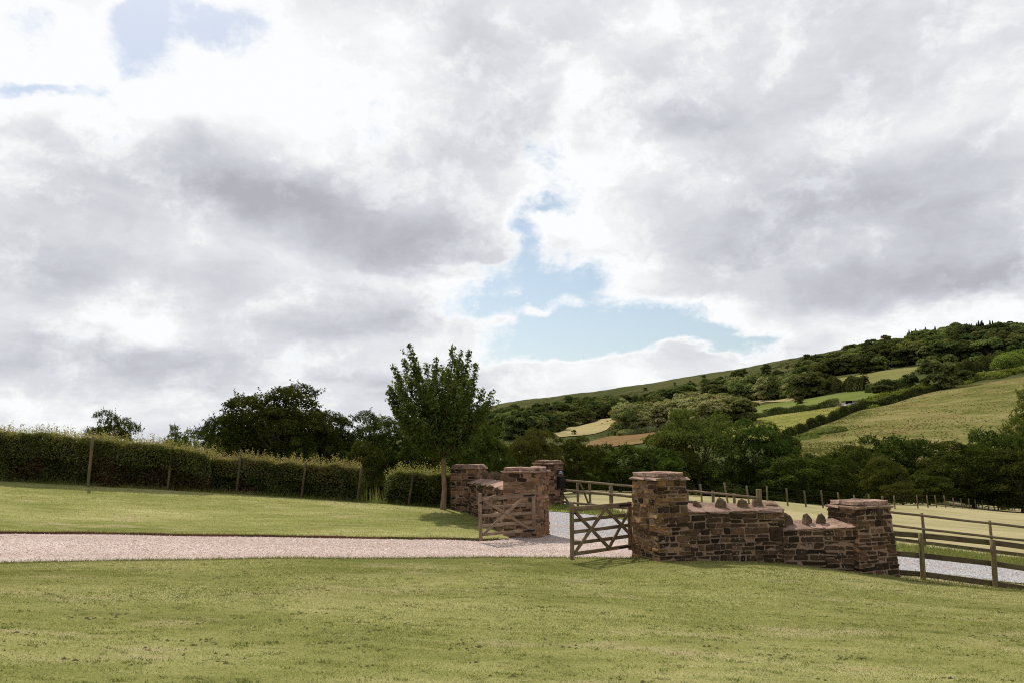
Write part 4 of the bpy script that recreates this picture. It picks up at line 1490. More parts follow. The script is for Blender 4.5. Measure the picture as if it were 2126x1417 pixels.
def tube(pts, radii, n=6):
    """tapered limb along points"""
    pts = np.asarray(pts, float)
    m = len(pts)
    V = []
    for i in range(m):
        d = pts[min(i + 1, m - 1)] - pts[max(i - 1, 0)]
        d = d / (np.linalg.norm(d) + 1e-9)
        a = np.cross(d, [0.31, 0.83, 0.2])
        a /= np.linalg.norm(a) + 1e-9
        b = np.cross(d, a)
        th = np.linspace(0, 2 * math.pi, n, endpoint=False)
        V.append(pts[i] + radii[i] * (np.cos(th)[:, None] * a + np.sin(th)[:, None] * b))
    V = np.concatenate(V)
    F = []
    for i in range(m - 1):
        for j in range(n):
            F.append((i * n + j, i * n + (j + 1) % n, (i + 1) * n + (j + 1) % n, (i + 1) * n + j))
    return V, np.array(F)


def join(parts):
    Vs, Fs, off = [], [], 0
    for V, F in parts:
        Vs.append(V)
        Fs.append(F + off)
        off += len(V)
    return np.concatenate(Vs), np.concatenate(Fs)


def crown_points(g, lobes, n, shell=(0.72, 1.08), zs=0.85):
    """points and outward directions spread over overlapping lobes (centre, radius)"""
    C = np.array([l[0] for l in lobes], float)
    R = np.array([l[1] for l in lobes], float)
    w = R ** 2
    idx = g.choice(len(lobes), int(n * 1.7), p=w / w.sum())
    D = unitv(g.normal(0, 1, (len(idx), 3)))
    D[:, 2] = np.where(D[:, 2] < -0.12, np.abs(D[:, 2]) * 0.8, D[:, 2])
    D = unitv(D)
    rr = R[idx] * g.uniform(shell[0], shell[1], len(idx))
    P = C[idx] + D * rr[:, None] * np.array([1, 1, zs])
    # drop what lies deep inside another lobe
    inside = np.zeros(len(P), bool)
    for c, r in zip(C, R):
        q = (P - c) / np.array([1, 1, zs])
        inside |= (np.einsum('ij,ij->i', q, q) < (0.78 * r) ** 2)
    P, D = P[~inside][:n], D[~inside][:n]
    return P, D


def round_lobes(g, rx, rz, zc, nl, lr=(0.26, 0.42), flat=0.35):
    """lobes filling an egg-shaped crown of half-width rx and half-height rz about height zc"""
    out = []
    for i in range(nl):
        d = unitv(g.normal(0, 1, 3))
        if d[2] < -flat:
            d[2] *= -0.5
        k_ = g.uniform(0.35, 0.88)
        r = g.uniform(*lr)
        out.append((np.array([d[0] * rx * k_, d[1] * rx * k_, zc + d[2] * rz * k_]), r * min(rx, rz) * 1.05))
    out.append((np.array([0, 0, zc]), 0.45 * min(rx, rz)))
    return out


def limb_set(g, lobes, zf, r0, base=(0, 0, 0), nmax=9):
    """trunk up to height zf, then limbs into the lobes"""
    base = np.array(base, float)
    fork = base + np.array([g.uniform(-.15, .15), g.uniform(-.15, .15), zf])
    parts = [tube([base - [0, 0, 0.3], base + [0, 0, 0.15], base + (fork - base) * 0.5 + g.normal(0, 0.05, 3), fork], [r0 * 1.5, r0 * 1.1, r0 * 0.9, r0 * 0.75], 8)]
    for c, r in lobes[:nmax]:
        mid = fork * 0.5 + c * 0.5 + g.normal(0, 0.12, 3) * r
        parts.append(tube([fork, mid, c, c + (c - fork) * 0.15], [r0 * 0.55, r0 * 0.36, r0 * 0.18, r0 * 0.04], 5))
    return join(parts)


# ------------------------------------------------------------------ the small tree on the lawn
def young_tree():
    g = np.random.default_rng(11)
    foot = hit(921, 1060, 20, 40)
    Y0 = foot[1]
    root = thing('young_tree', 'slim-trunked young tree with upright leafy shoots on the lawn beside the stone wall', 'tree', foot)
    fork = at(922, 932, Y0) - foot
    parts = [tube([(0.02, 0, -0.25), (-0.02, 0, 0.05), (0.03, 0.01, 0.7), (0.0, 0, 1.4), fork], [0.15, 0.108, 0.084, 0.077, 0.073], 10)]
    tips = [(850, 712, 0.0), (816, 757, -0.5), (809, 800, 0.3), (838, 745, 0.6), (868, 765, -0.6), (884, 752, 0.7), (905, 742, -0.2), (918, 757, 0.8), (941, 717, 0.1), (957, 729, -0.6), (974, 729, 0.4),
            (988, 754, -0.2), (1026, 812, 0.1), (1004, 806, 0.7), (820, 846, -0.5), (998, 848, -0.7), (846, 868, 0.5), (982, 870, 0.3), (930, 760, -1.0), (895, 790, -1.1), (955, 800, -1.2), (870, 800, 1.2),
            (940, 790, 1.3), (985, 810, 1.0), (850, 830, -1.0), (905, 850, 1.2), (965, 850, -1.1), (880, 870, -1.2), (935, 880, 1.1), (842, 860, 1.0), (950, 880, 0.4), (890, 880, -0.3), (805, 812, 0.1), (812, 835, 0.5),
            (1012, 835, -0.4), (860, 740, 0.2), (966, 770, 0.2), (915, 820, 0.0), (890, 830, 0.5), (940, 850, -0.4), (925, 875, -1.0), (870, 885, 0.1), (968, 885, -0.5), (1008, 846, 0.3), (822, 790, 0.9), (976, 790, -0.9), (948, 745, 0.9), (930, 815, 0.7), (900, 770, 0.4)]
    LP, LN, LS = [], [], []
    for (u, v, dy) in tips:
        tip = at(u, v, Y0 + dy) - foot
        start = np.array([fork[0], fork[1], fork[2] - g.uniform(0.0, 0.35)])
        c1 = start + np.array([(tip[0] - start[0]) * 0.62, (tip[1] - start[1]) * 0.62, (tip[2] - start[2]) * 0.30])
        t = np.linspace(0, 1, 9)[:, None]
        cur = (1 - t) ** 2 * start + 2 * t * (1 - t) * c1 + t * t * tip
        cur[1:-1] += g.normal(0, 0.02, cur[1:-1].shape)
        parts.append(tube(cur, np.linspace(0.036, 0.005, 9), 5))
        L = np.linalg.norm(tip - start)
        nl = int(150 * L)
        tt = g.random(nl) ** 1.0 * 0.76 + 0.24
        q = np.stack([np.interp(tt * 8, range(9), cur[:, k_]) for k_ in range(3)], -1)
        sp = 0.08 + 0.30 * np.clip((1 - tt) * 1.5, 0, 1)
        dirs = unitv(g.normal(0, 1, (nl, 3)))
        p = q + dirs * (sp * g.uniform(0.5, 1.2, nl))[:, None]
        LP.append(p)
        LN.append(dirs * 0.6 + np.array([0, 0, 0.7]))
        LS.append(np.full(nl, 0.13))
        # side twigs
        for k_ in range(int(5 * L)):
            ts = g.uniform(0.38, 0.92)
            b = np.array([np.interp(ts * 8, range(9), cur[:, c]) for c in range(3)])
            dd = unitv(g.normal(0, 1, 3) + np.array([0, 0, 0.6])) * g.uniform(0.2, 0.5)
            parts.append(tube([b, b + dd * 0.5, b + dd], [0.010, 0.007, 0.003], 4))
            mm = 20
            s = g.random(mm)[:, None]
            dirs = unitv(g.normal(0, 1, (mm, 3)))
            LP.append(b + dd * s + dirs * 0.075)
            LN.append(dirs * 0.6 + np.array([0, 0, 0.7]))
            LS.append(np.full(mm, 0.115))
    V, F = join(parts)
    link('trunk', smooth(mesh_np('trunk', V, F)), M['bark_pale'], root)
    V, F = leaf_quads(np.concatenate(LP), np.concatenate(LN), np.concatenate(LS), 0.46, 0.9, 0.1, g)
    link('crown', mesh_np('crown', V, F), M['leaf_cherry'], root)


young_tree()

# ------------------------------------------------------------------ hedges along the lawn
def hedge(label, us, vt, seed, Yf=28.15, thick=0.9, copper=(), ends=(0.2, 0.2)):
    g = np.random.default_rng(seed)
    x0, x1 = at(us[0], 1000, Yf)[0], at(us[-1], 1000, Yf)[0]
    xs_ = [at(u, 950, Yf)[0] for u in us]
    zt = [at(u, v, Yf)[2] for u, v in zip(us, vt)]
    top = lambda x: np.interp(x, xs_, zt) + 0.035 * np.sin(np.asarray(x) * 3.3 + seed) + 0.03 * np.sin(np.asarray(x) * 7.9 + 2.0 * seed) - 0.04
    xm = (x0 + x1) / 2
    org_ = np.array([xm, Yf, tz(xm, Yf)])
    root = thing('hedge', label, 'hedge', org_)
    L = x1 - x0
    # solid dark core added inside so that light does not pass through
    nx = max(6, int(L / 0.4))
    xx = np.linspace(x0 + 0.12, x1 - 0.12, nx)
    V = []
    for x in xx:
        zb = tz(x, Yf) - 0.1
        t_ = top(x) - 0.16
        jj = g.normal(0, 0.03, 4)
        V += [(x, Yf + 0.36 + jj[0], zb), (x, Yf + 0.34 + jj[1], t_ + jj[2]), (x, Yf + thick, t_ + jj[3]), (x, Yf + thick, zb)]
    V = np.array(V)
    F = []
    for i in range(nx - 1):
        for j in range(4):
            F.append((4 * i + j, 4 * i + (j + 1) % 4, 4 * i + 4 + (j + 1) % 4, 4 * i + 4 + j))
    F += [(0, 1, 2, 3), (4 * nx - 1, 4 * nx - 2, 4 * nx - 3, 4 * nx - 4)]
    link('blocker_core', mesh_np('blocker_core', V - org_, np.array(F)), M['soil'], root)

    def put(name, P, N, s, mat, wild=0.8, asp=0.62):
        V, F = leaf_quads(P - org_, N, s, asp, wild, 0.12, g)
        o = link(name, mesh_np(name, V, F), mat, root)
        o['kind'] = 'stuff'
    # front and back faces, ends and top
    nF = int(L * 3000)
    x = g.uniform(x0, x1, nF)
    hb = terrain(x, np.full(nF, Yf))
    h = top(x) - hb
    s = g.random(nF)
    bul = 0.10 * np.sin(x * 2.1 + seed) + 0.08 * np.sin(x * 5.3 + 3 * s)
    bul += 0.06 * np.sin(s * 9 + x * 3.1)
    y = Yf + g.uniform(-0.08, 0.26, nF) - bul + 0.10 * np.maximum(0, s - 0.9) * 8
    P = np.stack([x, y, hb + s * h], -1)
    N = np.tile([0.0, -0.8, 0.55], (nF, 1))
    thin = (np.sin(x * 1.3 + seed) * np.sin(x * 0.57 + 1) + 0.8 * np.sin(s * 5 + x * 2.2)) > 0.75
    drop = thin & (g.random(nF) < 0.45)
    P, N, x, s = P[~drop], N[~drop], x[~drop], s[~drop]
    nF = len(x)
    cop = np.zeros(nF, bool)
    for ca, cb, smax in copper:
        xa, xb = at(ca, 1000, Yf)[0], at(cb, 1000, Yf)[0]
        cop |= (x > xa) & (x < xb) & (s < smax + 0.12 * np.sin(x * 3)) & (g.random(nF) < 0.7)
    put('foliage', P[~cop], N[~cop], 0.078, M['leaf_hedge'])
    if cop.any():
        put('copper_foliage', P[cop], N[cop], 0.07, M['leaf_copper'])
    nT = int(L * 900)
    x = g.uniform(x0, x1, nT)
    P = np.stack([x, g.uniform(Yf, Yf + thick, nT), top(x) - g.uniform(-0.02, 0.14, nT)], -1)
    put('top_foliage', P, np.tile([0.0, -0.2, 1.0], (nT, 1)), 0.07, M['leaf_hedge'])
    nE = 700
    for xe, sg_ in ((x0, -1), (x1, 1)):
        s = g.random(nE)
        zb = tz(xe, Yf)
        P = np.stack([xe + g.uniform(-0.12, 0.1, nE) * 1.0, g.uniform(Yf, Yf + thick, nE), zb + s * (top(xe) - zb)], -1)
        put('end_foliage', P, np.tile([sg_, -0.3, 0.3], (nE, 1)), 0.07, M['leaf_hedge'])
    # new shoots standing up from the clipped top
    nS = int(L * 210)
    SP, SN = [], []
    for i in range(nS):
        x = g.uniform(x0, x1)
        y = Yf + g.uniform(-0.12, thick)
        hgt = g.gamma(2.4, 0.06) + 0.08
        if g.random() < 0.05:
            hgt += g.uniform(0.1, 0.3)
        hgt = min(hgt, 0.5)
        m_ = max(4, int(hgt * 34))
        t_ = np.linspace(0, 1, m_)
        lean = g.normal(0, 0.12, 2)
        p = np.stack([x + lean[0] * t_ * hgt * 2, y + lean[1] * t_ * hgt * 2, top(x) - 0.10 + t_ * hgt], -1) + g.normal(0, 0.022, (m_, 3))
        SP.append(p)
        SN.append(g.normal(0, 1, (m_, 3)) + np.array([0, 0, 0.4]))
    put('shoot', np.concatenate(SP), np.concatenate(SN), 0.055, M['leaf_shoot'], 0.3, 0.5)
    # paler leaves sprinkled over the upper face
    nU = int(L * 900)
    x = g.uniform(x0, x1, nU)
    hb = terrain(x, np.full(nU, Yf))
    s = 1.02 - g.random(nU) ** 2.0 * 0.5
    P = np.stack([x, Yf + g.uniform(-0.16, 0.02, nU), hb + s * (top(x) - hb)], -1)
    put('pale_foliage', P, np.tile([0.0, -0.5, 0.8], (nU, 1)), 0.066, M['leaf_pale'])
    return root


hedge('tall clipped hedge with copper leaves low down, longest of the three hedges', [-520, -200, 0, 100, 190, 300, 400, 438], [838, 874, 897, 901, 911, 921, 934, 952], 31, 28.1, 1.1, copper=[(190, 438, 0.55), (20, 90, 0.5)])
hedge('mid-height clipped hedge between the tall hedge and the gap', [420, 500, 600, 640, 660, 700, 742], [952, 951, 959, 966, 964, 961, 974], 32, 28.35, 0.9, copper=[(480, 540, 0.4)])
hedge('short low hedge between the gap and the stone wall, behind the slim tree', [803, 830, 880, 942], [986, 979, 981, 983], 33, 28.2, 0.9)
tg = blades('tall_grass', 2600, lambda x, y: (x > at(745, 1040, 28.3)[0]) & (x < at(806, 1040, 28.3)[0]) & (y > 27.9), 27.9, 29.4, 0.22, 0.006, M['tall_grass'], 0.0, lean=0.2)
tag(tg, 'tall grass growing in the gap of the hedge')

# ------------------------------------------------------------------ trees of the valley (near woods)
def tree_proto(seed, leaf, n, nl=26, rz=0.40, zc=0.58, lr=(0.26, 0.40), shell=(0.72, 1.1), S=8.0, asp=0.62, skirt=60, sprigs=420):
    """crown and trunk of a tree one unit high and about one unit wide (built at S metres)"""
    g = np.random.default_rng(seed)
    lobes = round_lobes(g, 0.46 * S, rz * S, zc * S, nl, lr)
    for i in range(skirt):
        th = g.uniform(0, 6.283)
        zz = g.uniform(0.04, 0.62)
        rr = g.uniform(0.10, 0.34 + 0.12 * zz) * S
        lobes.append((np.array([math.cos(th) * rr, math.sin(th) * rr, zz * S]), g.uniform(0.07, 0.15) * S))
    P, D = crown_points(g, lobes, n, shell)
    # loose sprigs standing out from the crown
    ks = g.choice(len(P), sprigs)
    t_ = np.linspace(0.1, 1, 9)[None, :, None]
    sd = unitv(D[ks] + np.array([0, 0, 0.5]) + g.normal(0, 0.35, (sprigs, 3))) * g.uniform(0.025, 0.075, (sprigs, 1)) * S
    SP = (P[ks][:, None] + sd[:, None] * t_ + g.normal(0, 0.006 * S, (sprigs, 9, 3))).reshape(-1, 3)
    P = np.concatenate([P, SP])
    D = np.concatenate([D, g.normal(0, 1, SP.shape)])
    V, F = leaf_quads(P, D * 1.0 + np.array([0, 0, 0.35]), leaf, asp, 0.5, 0.12, g)
    V[:, :2] /= np.percentile(np.abs(P[:, 0]), 98.6) * 2
    V[:, 2] /= np.percentile(P[:, 2], 99.5)
    crown = mesh_np('crown', V, F)
    crown.materials.append(M['leaf_dark'])
    Vt, Ft = limb_set(g, lobes, 0.30 * S, 0.024 * S)
    Vt = Vt / S
    trunk = smooth(mesh_np('trunk', Vt, Ft))
    trunk.materials.append(M['bark'])
    return crown, trunk


NEAR = [tree_proto(101, 0.15, 52000, 85, 0.44, 0.54, (0.14, 0.30), (0.8, 1.08)), tree_proto(102, 0.17, 38000, 75, 0.45, 0.53, (0.14, 0.30), (0.8, 1.08)), tree_proto(103, 0.20, 27000, 70, 0.46, 0.50, (0.14, 0.30), (0.8, 1.08)), tree_proto(104, 0.22, 22000, 60, 0.48, 0.48, (0.15, 0.32), (0.8, 1.08)),
        tree_proto(105, 0.18, 20000, 70, 0.42, 0.56, (0.10, 0.22), (0.5, 1.2), skirt=24), tree_proto(106, 0.26, 12000, 20, 0.48, 0.48, (0.25, 0.42))]


def plant(name, label, cat, u, vtop, wpx, Y, proto, mat, rot=0.0, group=None, depth=0.85, sink=0.0):
    """tree whose top shows at (u, vtop) and whose crown is wpx photo pixels wide, standing Y metres ahead"""
    d = ray(u, vtop)
    x = d[0] * Y
    zb = tz(x, Y) - sink
    h = CAM[2] + d[2] * Y - zb
    w = wpx / FPX * Y
    root = thing(name, label, cat, (x, Y, zb), group, rot)
    crown, trunk = NEAR[proto]
    for nm, me, mt in (('trunk', trunk, None), ('crown', crown, mat)):
        o = bpy.data.objects.new(nm, me)
        COL.objects.link(o)
        o.parent = root
        o.scale = (w, w * depth, h)
        if mt:
            o.material_slots[0].link = 'OBJECT'
            o.material_slots[0].material = mt
    return root


LD, LO, LB, LM = M['leaf_dark'], M['leaf_olive'], M['leaf_bright'], M['far_mid']
plant('broad_tree', 'broad dark dome-shaped tree, largest of those behind the hedge', 'tree', 588, 800, 250, 46, 0, LD, 0.4)
plant('bushy_tree', 'bushy dark tree leaning out on the left flank of the dome-shaped tree', 'tree', 478, 852, 150, 45, 1, LD, 2.1)
plant('bushy_tree', 'low dark tree on the right flank of the dome-shaped tree', 'tree', 690, 868, 120, 47, 1, LD, 1.1)
plant('bushy_tree', 'dark tree with a paler top behind the gap in the hedge', 'tree', 790, 858, 165, 48, 0, LD, 3.0)
plant('sparse_tree', 'small sparse dark tree poking above the tall hedge', 'tree', 236, 853, 96, 38, 4, LD, 0.3)
plant('sparse_tree', 'tiny thin-leaved tree above the end of the tall hedge', 'tree', 372, 884, 78, 38, 4, LO, 1.3)
plant('bushy_tree', 'dark bushy tree between the slim tree and the lone pillar', 'tree', 1003, 882, 120, 43, 1, LD, 0.2)
plant('bushy_tree', 'dark tree low behind the crown of the slim tree', 'tree', 893, 880, 130, 46, 0, LD, 1.9)
plant('bushy_tree', 'leafy green tree directly behind the lone pillar', 'tree', 1105, 893, 135, 52, 1, LO, 0.7)
plant('bushy_tree', 'green bush-shaped tree just right of the lone pillar', 'tree', 1190, 908, 130, 56, 1, LD, 2.7)
plant('bushy_tree', 'dark rounded tree below the russet field', 'tree', 1285, 922, 140, 60, 2, LD, 0.9)
plant('bushy_tree', 'low dark tree above the near gate pillar', 'tree', 1365, 930, 130, 62, 2, LD, 1.7)
plant('olive_tree', 'tall airy olive-green tree rising in the middle of the valley trees', 'tree', 1446, 851, 200, 74, 4, LO, 0.5, depth=0.9)
plant('olive_tree', 'low olive-green tree at the left foot of the tall airy tree', 'tree', 1395, 905, 110, 72, 2, LO, 2.2)
plant('dark_tree', 'dense dark tree beside the tall airy olive tree', 'tree', 1565, 872, 170, 76, 0, LD, 1.2)
plant('dark_tree', 'dark tree at the end of the long hedgerow', 'tree', 1622, 893, 80, 78, 2, LD, 0.1)
plant('valley_bush', 'rounded green bush behind the middle of the stepped wall', 'bush', 1655, 948, 165, 68, 3, LD, 0.6)
plant('valley_bush', 'rounded bush behind the step of the wall, under the hill pasture', 'bush', 1722, 962, 110, 72, 3, LD, 1.6)
plant('dark_tree', 'dark spreading tree below the hill pasture, over the end pillar', 'tree', 1838, 905, 150, 112, 2, LD, 0.8)
plant('dark_tree', 'dark tree left of the spreading tree below the hill pasture', 'tree', 1768, 925, 110, 108, 3, LD, 2.8)
plant('dark_tree', 'dark tree right of the spreading tree below the hill pasture', 'tree', 1920, 912, 130, 114, 2, LD, 1.9)
plant('valley_bush', 'upright oval green bush over the end pillar', 'bush', 1832, 948, 95, 92, 3, LO, 0.3)
plant('broad_tree', 'broad leafy tree above the line of meadow stakes', 'tree', 2012, 918, 200, 102, 0, LD, 2.4)
plant('broad_tree', 'leafy tree at the right edge above the last meadow stakes', 'tree', 2112, 938, 150, 98, 1, LD, 0.9)
plant('feathery_tree', 'tall feathery light-green tree at the right edge of the hill pasture', 'tree', 2140, 814, 118, 128, 4, LB, 0.4)
plant('dark_tree', 'dark thorny tree at the foot of the feathery light-green tree', 'tree', 2052, 893, 120, 122, 2, LD, 1.4)
plant('dark_tree', 'dark tree under the feathery light-green tree', 'tree', 2118, 905, 120, 118, 3, LD, 2.0)
plant('valley_bush', 'low bush between the oval bush and the broad leafy tree', 'bush', 1925, 985, 110, 96, 3, LD, 0.9)
plant('valley_bush', 'small low olive bush behind the leftmost free meadow stakes', 'bush', 1872, 1000, 80, 88, 5, LO, 0.3)
plant('valley_bush', 'pale low bush beside the last meadow stakes', 'bush', 2090, 1020, 50, 108, 5, LO, 1.3)
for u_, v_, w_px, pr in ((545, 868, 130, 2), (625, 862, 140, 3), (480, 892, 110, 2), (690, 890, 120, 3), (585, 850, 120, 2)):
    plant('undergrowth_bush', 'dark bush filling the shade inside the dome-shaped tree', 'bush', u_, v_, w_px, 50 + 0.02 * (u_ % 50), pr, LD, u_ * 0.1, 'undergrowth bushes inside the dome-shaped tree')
# undergrowth closing the foot of the wood
gB = np.random.default_rng(77)
k_ = 0
for u in np.r_[np.arange(760, 1640, 44), np.arange(1660, 2200, 48)]:
    uu = u + gB.uniform(-14, 14)
    Yb = float(np.interp(uu, [760, 1000, 1200, 1640, 1850, 2126], [50, 52, 67, 82, 116, 134])) + gB.uniform(0, 5)
    vt_ = float(np.interp(uu, [760, 1000, 1200, 1640, 1850, 2126], [930, 945, 955, 965, 950, 965])) + gB.uniform(-22, 22)
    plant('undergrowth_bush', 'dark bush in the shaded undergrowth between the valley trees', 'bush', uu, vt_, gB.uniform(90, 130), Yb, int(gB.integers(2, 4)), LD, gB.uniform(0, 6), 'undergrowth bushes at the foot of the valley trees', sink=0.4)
    k_ += 1
for u in np.arange(400, 780, 60):
    uu = u + gB.uniform(-14, 14)
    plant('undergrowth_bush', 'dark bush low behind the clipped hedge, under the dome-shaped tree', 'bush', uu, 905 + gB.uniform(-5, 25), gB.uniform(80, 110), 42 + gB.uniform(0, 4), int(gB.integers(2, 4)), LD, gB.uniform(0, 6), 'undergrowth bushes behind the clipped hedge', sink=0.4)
# ------------------------------------------------------------------ fields of the hillside
def field(name, label, top, bot, mat, n=60, m=30, dz=0.35):
    o = drape(name, top, bot, dz, mat, n, m)
    o['label'] = label
    return o


field('field', 'large rough tan and green pasture sloping up to the right', [(1640, 912), (1720, 880), (1800, 850), (1900, 824), (2000, 802), (2126, 784), (2300, 760)],
      [(1640, 950), (1720, 965), (1800, 975), (1900, 985), (2000, 1000), (2126, 1015), (2300, 1030)], M['rough'], 90, 60)
field('field', 'yellow-green pasture above the long dark hedgerow', [(1480, 893), (1560, 872), (1660, 856), (1745, 843), (1800, 836)], [(1560, 925), (1630, 908), (1700, 880), (1760, 855), (1805, 840)], M['yellowgreen'])
field('field', 'green pasture strip below the row of pale trees', [(1548, 846), (1600, 838), (1690, 826), (1800, 808), (1830, 804)], [(1548, 862), (1600, 858), (1680, 850), (1760, 836), (1830, 822)], M['green'])
field('field', 'narrow pale field under the row of pale trees', [(1556, 832), (1600, 829), (1660, 826)], [(1556, 837), (1600, 835), (1660, 832)], M['hay'], 30, 8)
field('field', 'olive pasture below the upper wood', [(1678, 796), (1740, 785), (1800, 775), (1905, 762)], [(1690, 806), (1740, 803), (1800, 801), (1890, 794)], M['olive'])
field('field', 'pale strip of pasture right of the big hillside tree', [(1975, 752), (2040, 745)], [(1985, 760), (2035, 752)], M['olive'], 24, 8)
field('field', 'brownish strip of pasture above the bracken bank', [(2010, 770), (2090, 755)], [(2015, 778), (2080, 766)], M['olive'], 24, 8)
field('field', 'pale hay field between the two hillside woods', [(1150, 900), (1200, 885), (1240, 874), (1278, 866)], [(1160, 908), (1210, 904), (1260, 892), (1282, 880)], M['hay'], 40, 16)
field('field', 'russet brown field below the pale wood', [(1225, 917), (1290, 903), (1340, 898), (1392, 893)], [(1200, 930), (1290, 926), (1340, 920), (1385, 905)], M['russet'], 40, 16)
field('field', 'green clearing beside the row of pale trees', [(1440, 830), (1478, 822)], [(1440, 840), (1482, 832)], M['green'], 20, 8)


def tussocks(name, label, fo, n, size, mat, seed):
    g = np.random.default_rng(seed)
    co = np.empty(len(fo.data.vertices) * 3, np.float32)
    fo.data.vertices.foreach_get('co', co)
    co = co.reshape(-1, 3)
    F = np.empty(len(fo.data.polygons) * 4, np.int32)
    fo.data.polygons.foreach_get('vertices', F)
    F = F.reshape(-1, 4)
    i = g.integers(0, len(F), n)
    a, b = g.random((n, 1)), g.random((n, 1))
    q = co[F[i]]
    P = (q[:, 0] * (1 - a) + q[:, 1] * a) * (1 - b) + (q[:, 3] * (1 - a) + q[:, 2] * a) * b
    keep = (np.sin(P[:, 0] * 0.09 + 1) * np.sin(P[:, 1] * 0.11) + 0.6 * np.sin(P[:, 0] * 0.31 + P[:, 1] * 0.23)) > g.normal(0.1, 0.6, n)
    P = P[keep] + np.array([0, 0, size * 0.12])
    V, F2 = leaf_quads(P, np.tile([0, -0.5, 0.9], (len(P), 1)), size, 0.7, 0.45, 0.15, g)
    o = link(name, mesh_np(name, V, F2), mat)
    o['kind'] = 'stuff'
    tag(o, label)


pasture = [o for o in bpy.data.objects if o.get('label', '').startswith('large rough tan')][0]
tussocks('grass', 'dark grass tussocks scattered over the rough pasture', pasture, 12000, 0.5, M['tussock'], 5)
tussocks('grass', 'pale dry grass tussocks scattered over the rough pasture', pasture, 5000, 0.4, M['tussock'], 6)
yp = [o for o in bpy.data.objects if o.get('label', '').startswith('yellow-green pasture')][0]
tussocks('grass', 'grass tussocks scattered over the yellow-green pasture', yp, 2500, 0.45, M['tussock'], 7)

# ------------------------------------------------------------------ hedgerows and bracken
def hedgerow(name, label, cat, pts, h, w, mat, seed, leaf=0.9, dens=1.0, kind=None, bumps=0.35):
    g = np.random.default_rng(seed)
    P = np.array([hit(u, v, 120.0)[:2] for u, v in pts])
    s = np.r_[0, np.cumsum(np.linalg.norm(np.diff(P, axis=0), axis=1))]
    L = s[-1]
    n = int(dens * L * (2 * h + w) * 2.2 / (leaf * leaf * 0.35))
    q = g.random(n) * L
    x, y = np.interp(q, s, P[:, 0]), np.interp(q, s, P[:, 1])
    i = np.clip(np.searchsorted(s, q) - 1, 0, len(P) - 2)
    d = unitv(P[i + 1] - P[i])
    ang = g.random(n) * math.pi
    hv = h * (1 + bumps * np.sin(q * 0.35 + seed) * np.sin(q * 0.13 + 2) + bumps * 0.8 * g.normal(0, 0.25, n))
    off = np.cos(ang) * w / 2 * (0.8 + 0.4 * np.sin(q * 0.5))
    x = x + d[:, 1] * off
    y = y - d[:, 0] * off
    z = terrain(x, y) + np.sin(ang) ** 0.7 * hv * g.uniform(0.7, 1.0, n)
    N = np.stack([d[:, 1] * np.cos(ang), -d[:, 0] * np.cos(ang), np.sin(ang)], -1)
    org_ = np.array([P[0, 0], P[0, 1], tz(*P[0])])
    V, F = leaf_quads(np.stack([x, y, z], -1) - org_, N, leaf, 0.75, 0.7, 0.1, g)
    o = link(name, mesh_np(name, V, F), mat, None, org_)
    return tag(o, label, cat if kind is None else None, None, kind)


hedgerow('hedgerow', 'long hedgerow coloured dark as the shadow side of the bracken bank, climbing between the yellow-green and the rough pasture', 'hedgerow', [(1636, 912), (1700, 882), (1760, 858), (1791, 848), (1894, 823), (1976, 803)], 2.6, 2.6, M['far_dark'], 1, 0.5)  # dark foliage colour stands for the shade along the bracken bank
hedgerow('hedgerow', 'hedgerow running up to the small shed on the hillside', 'hedgerow', [(1518, 880), (1600, 863), (1680, 850), (1742, 840)], 2.6, 3.0, M['far_mid'], 2, 0.5)
hedgerow('hedgerow', 'thick dark hedgerow under the olive pasture', 'hedgerow', [(1690, 814), (1740, 812), (1800, 811)], 6.0, 6.0, M['far_dark'], 3, 0.8)
hedgerow('hedgerow', 'dark hedgerow leading to the big hillside tree', 'hedgerow', [(1800, 815), (1850, 810), (1900, 803)], 5.0, 6.0, M['far_dark'], 4, 0.8)
hedgerow('hedgerow', 'dark hedgerow right of the big hillside tree', 'hedgerow', [(1985, 782), (2040, 770), (2095, 752)], 6.0, 7.0, M['far_dark'], 5, 0.8)
hedgerow('hedgerow', 'scrubby hedgerow along the top of the russet field', 'hedgerow', [(1285, 905), (1340, 899), (1395, 890)], 2.2, 4.0, M['far_pale'], 6, 0.5)
hedgerow('hedgerow', 'dark hedgerow at the right end of the russet field', 'hedgerow', [(1345, 920), (1372, 906), (1396, 896)], 2.0, 2.4, M['far_dark'], 7, 0.5)
hedgerow('hedgerow', 'hedgerow on the open hill above the left wood', 'hedgerow', [(1180, 836), (1260, 832), (1340, 832), (1440, 824)], 4.5, 5.0, M['far_dark'], 8, 1.0)
hedgerow('hedgerow', 'hedgerow below the ridge above the row of pale trees', 'hedgerow', [(1520, 796), (1580, 800), (1650, 798), (1690, 790)], 6.0, 6.0, M['far_dark'], 9, 1.0)
hedgerow('bracken', 'bright bracken bank above the rough pasture', None, [(1770, 850), (1830, 832), (1895, 814), (1976, 797), (2085, 779), (2140, 768), (2250, 748)], 2.0, 15.0, M['bracken'], 10, 0.8, 0.45, 'stuff', 0.6)
hedgerow('bracken', 'green bracken patch at the lower end of the long hedgerow', None, [(1650, 916), (1690, 905), (1735, 895)], 1.2, 9.0, M['far_mid'], 11, 0.5, 0.8, 'stuff', 0.6)
hedgerow('gorse_bank', 'bright gorse bank at the right edge of the hill', 'gorse', [(2085, 768), (2126, 748), (2200, 725)], 6.0, 12.0, M['bracken'], 12, 0.8, 0.8)


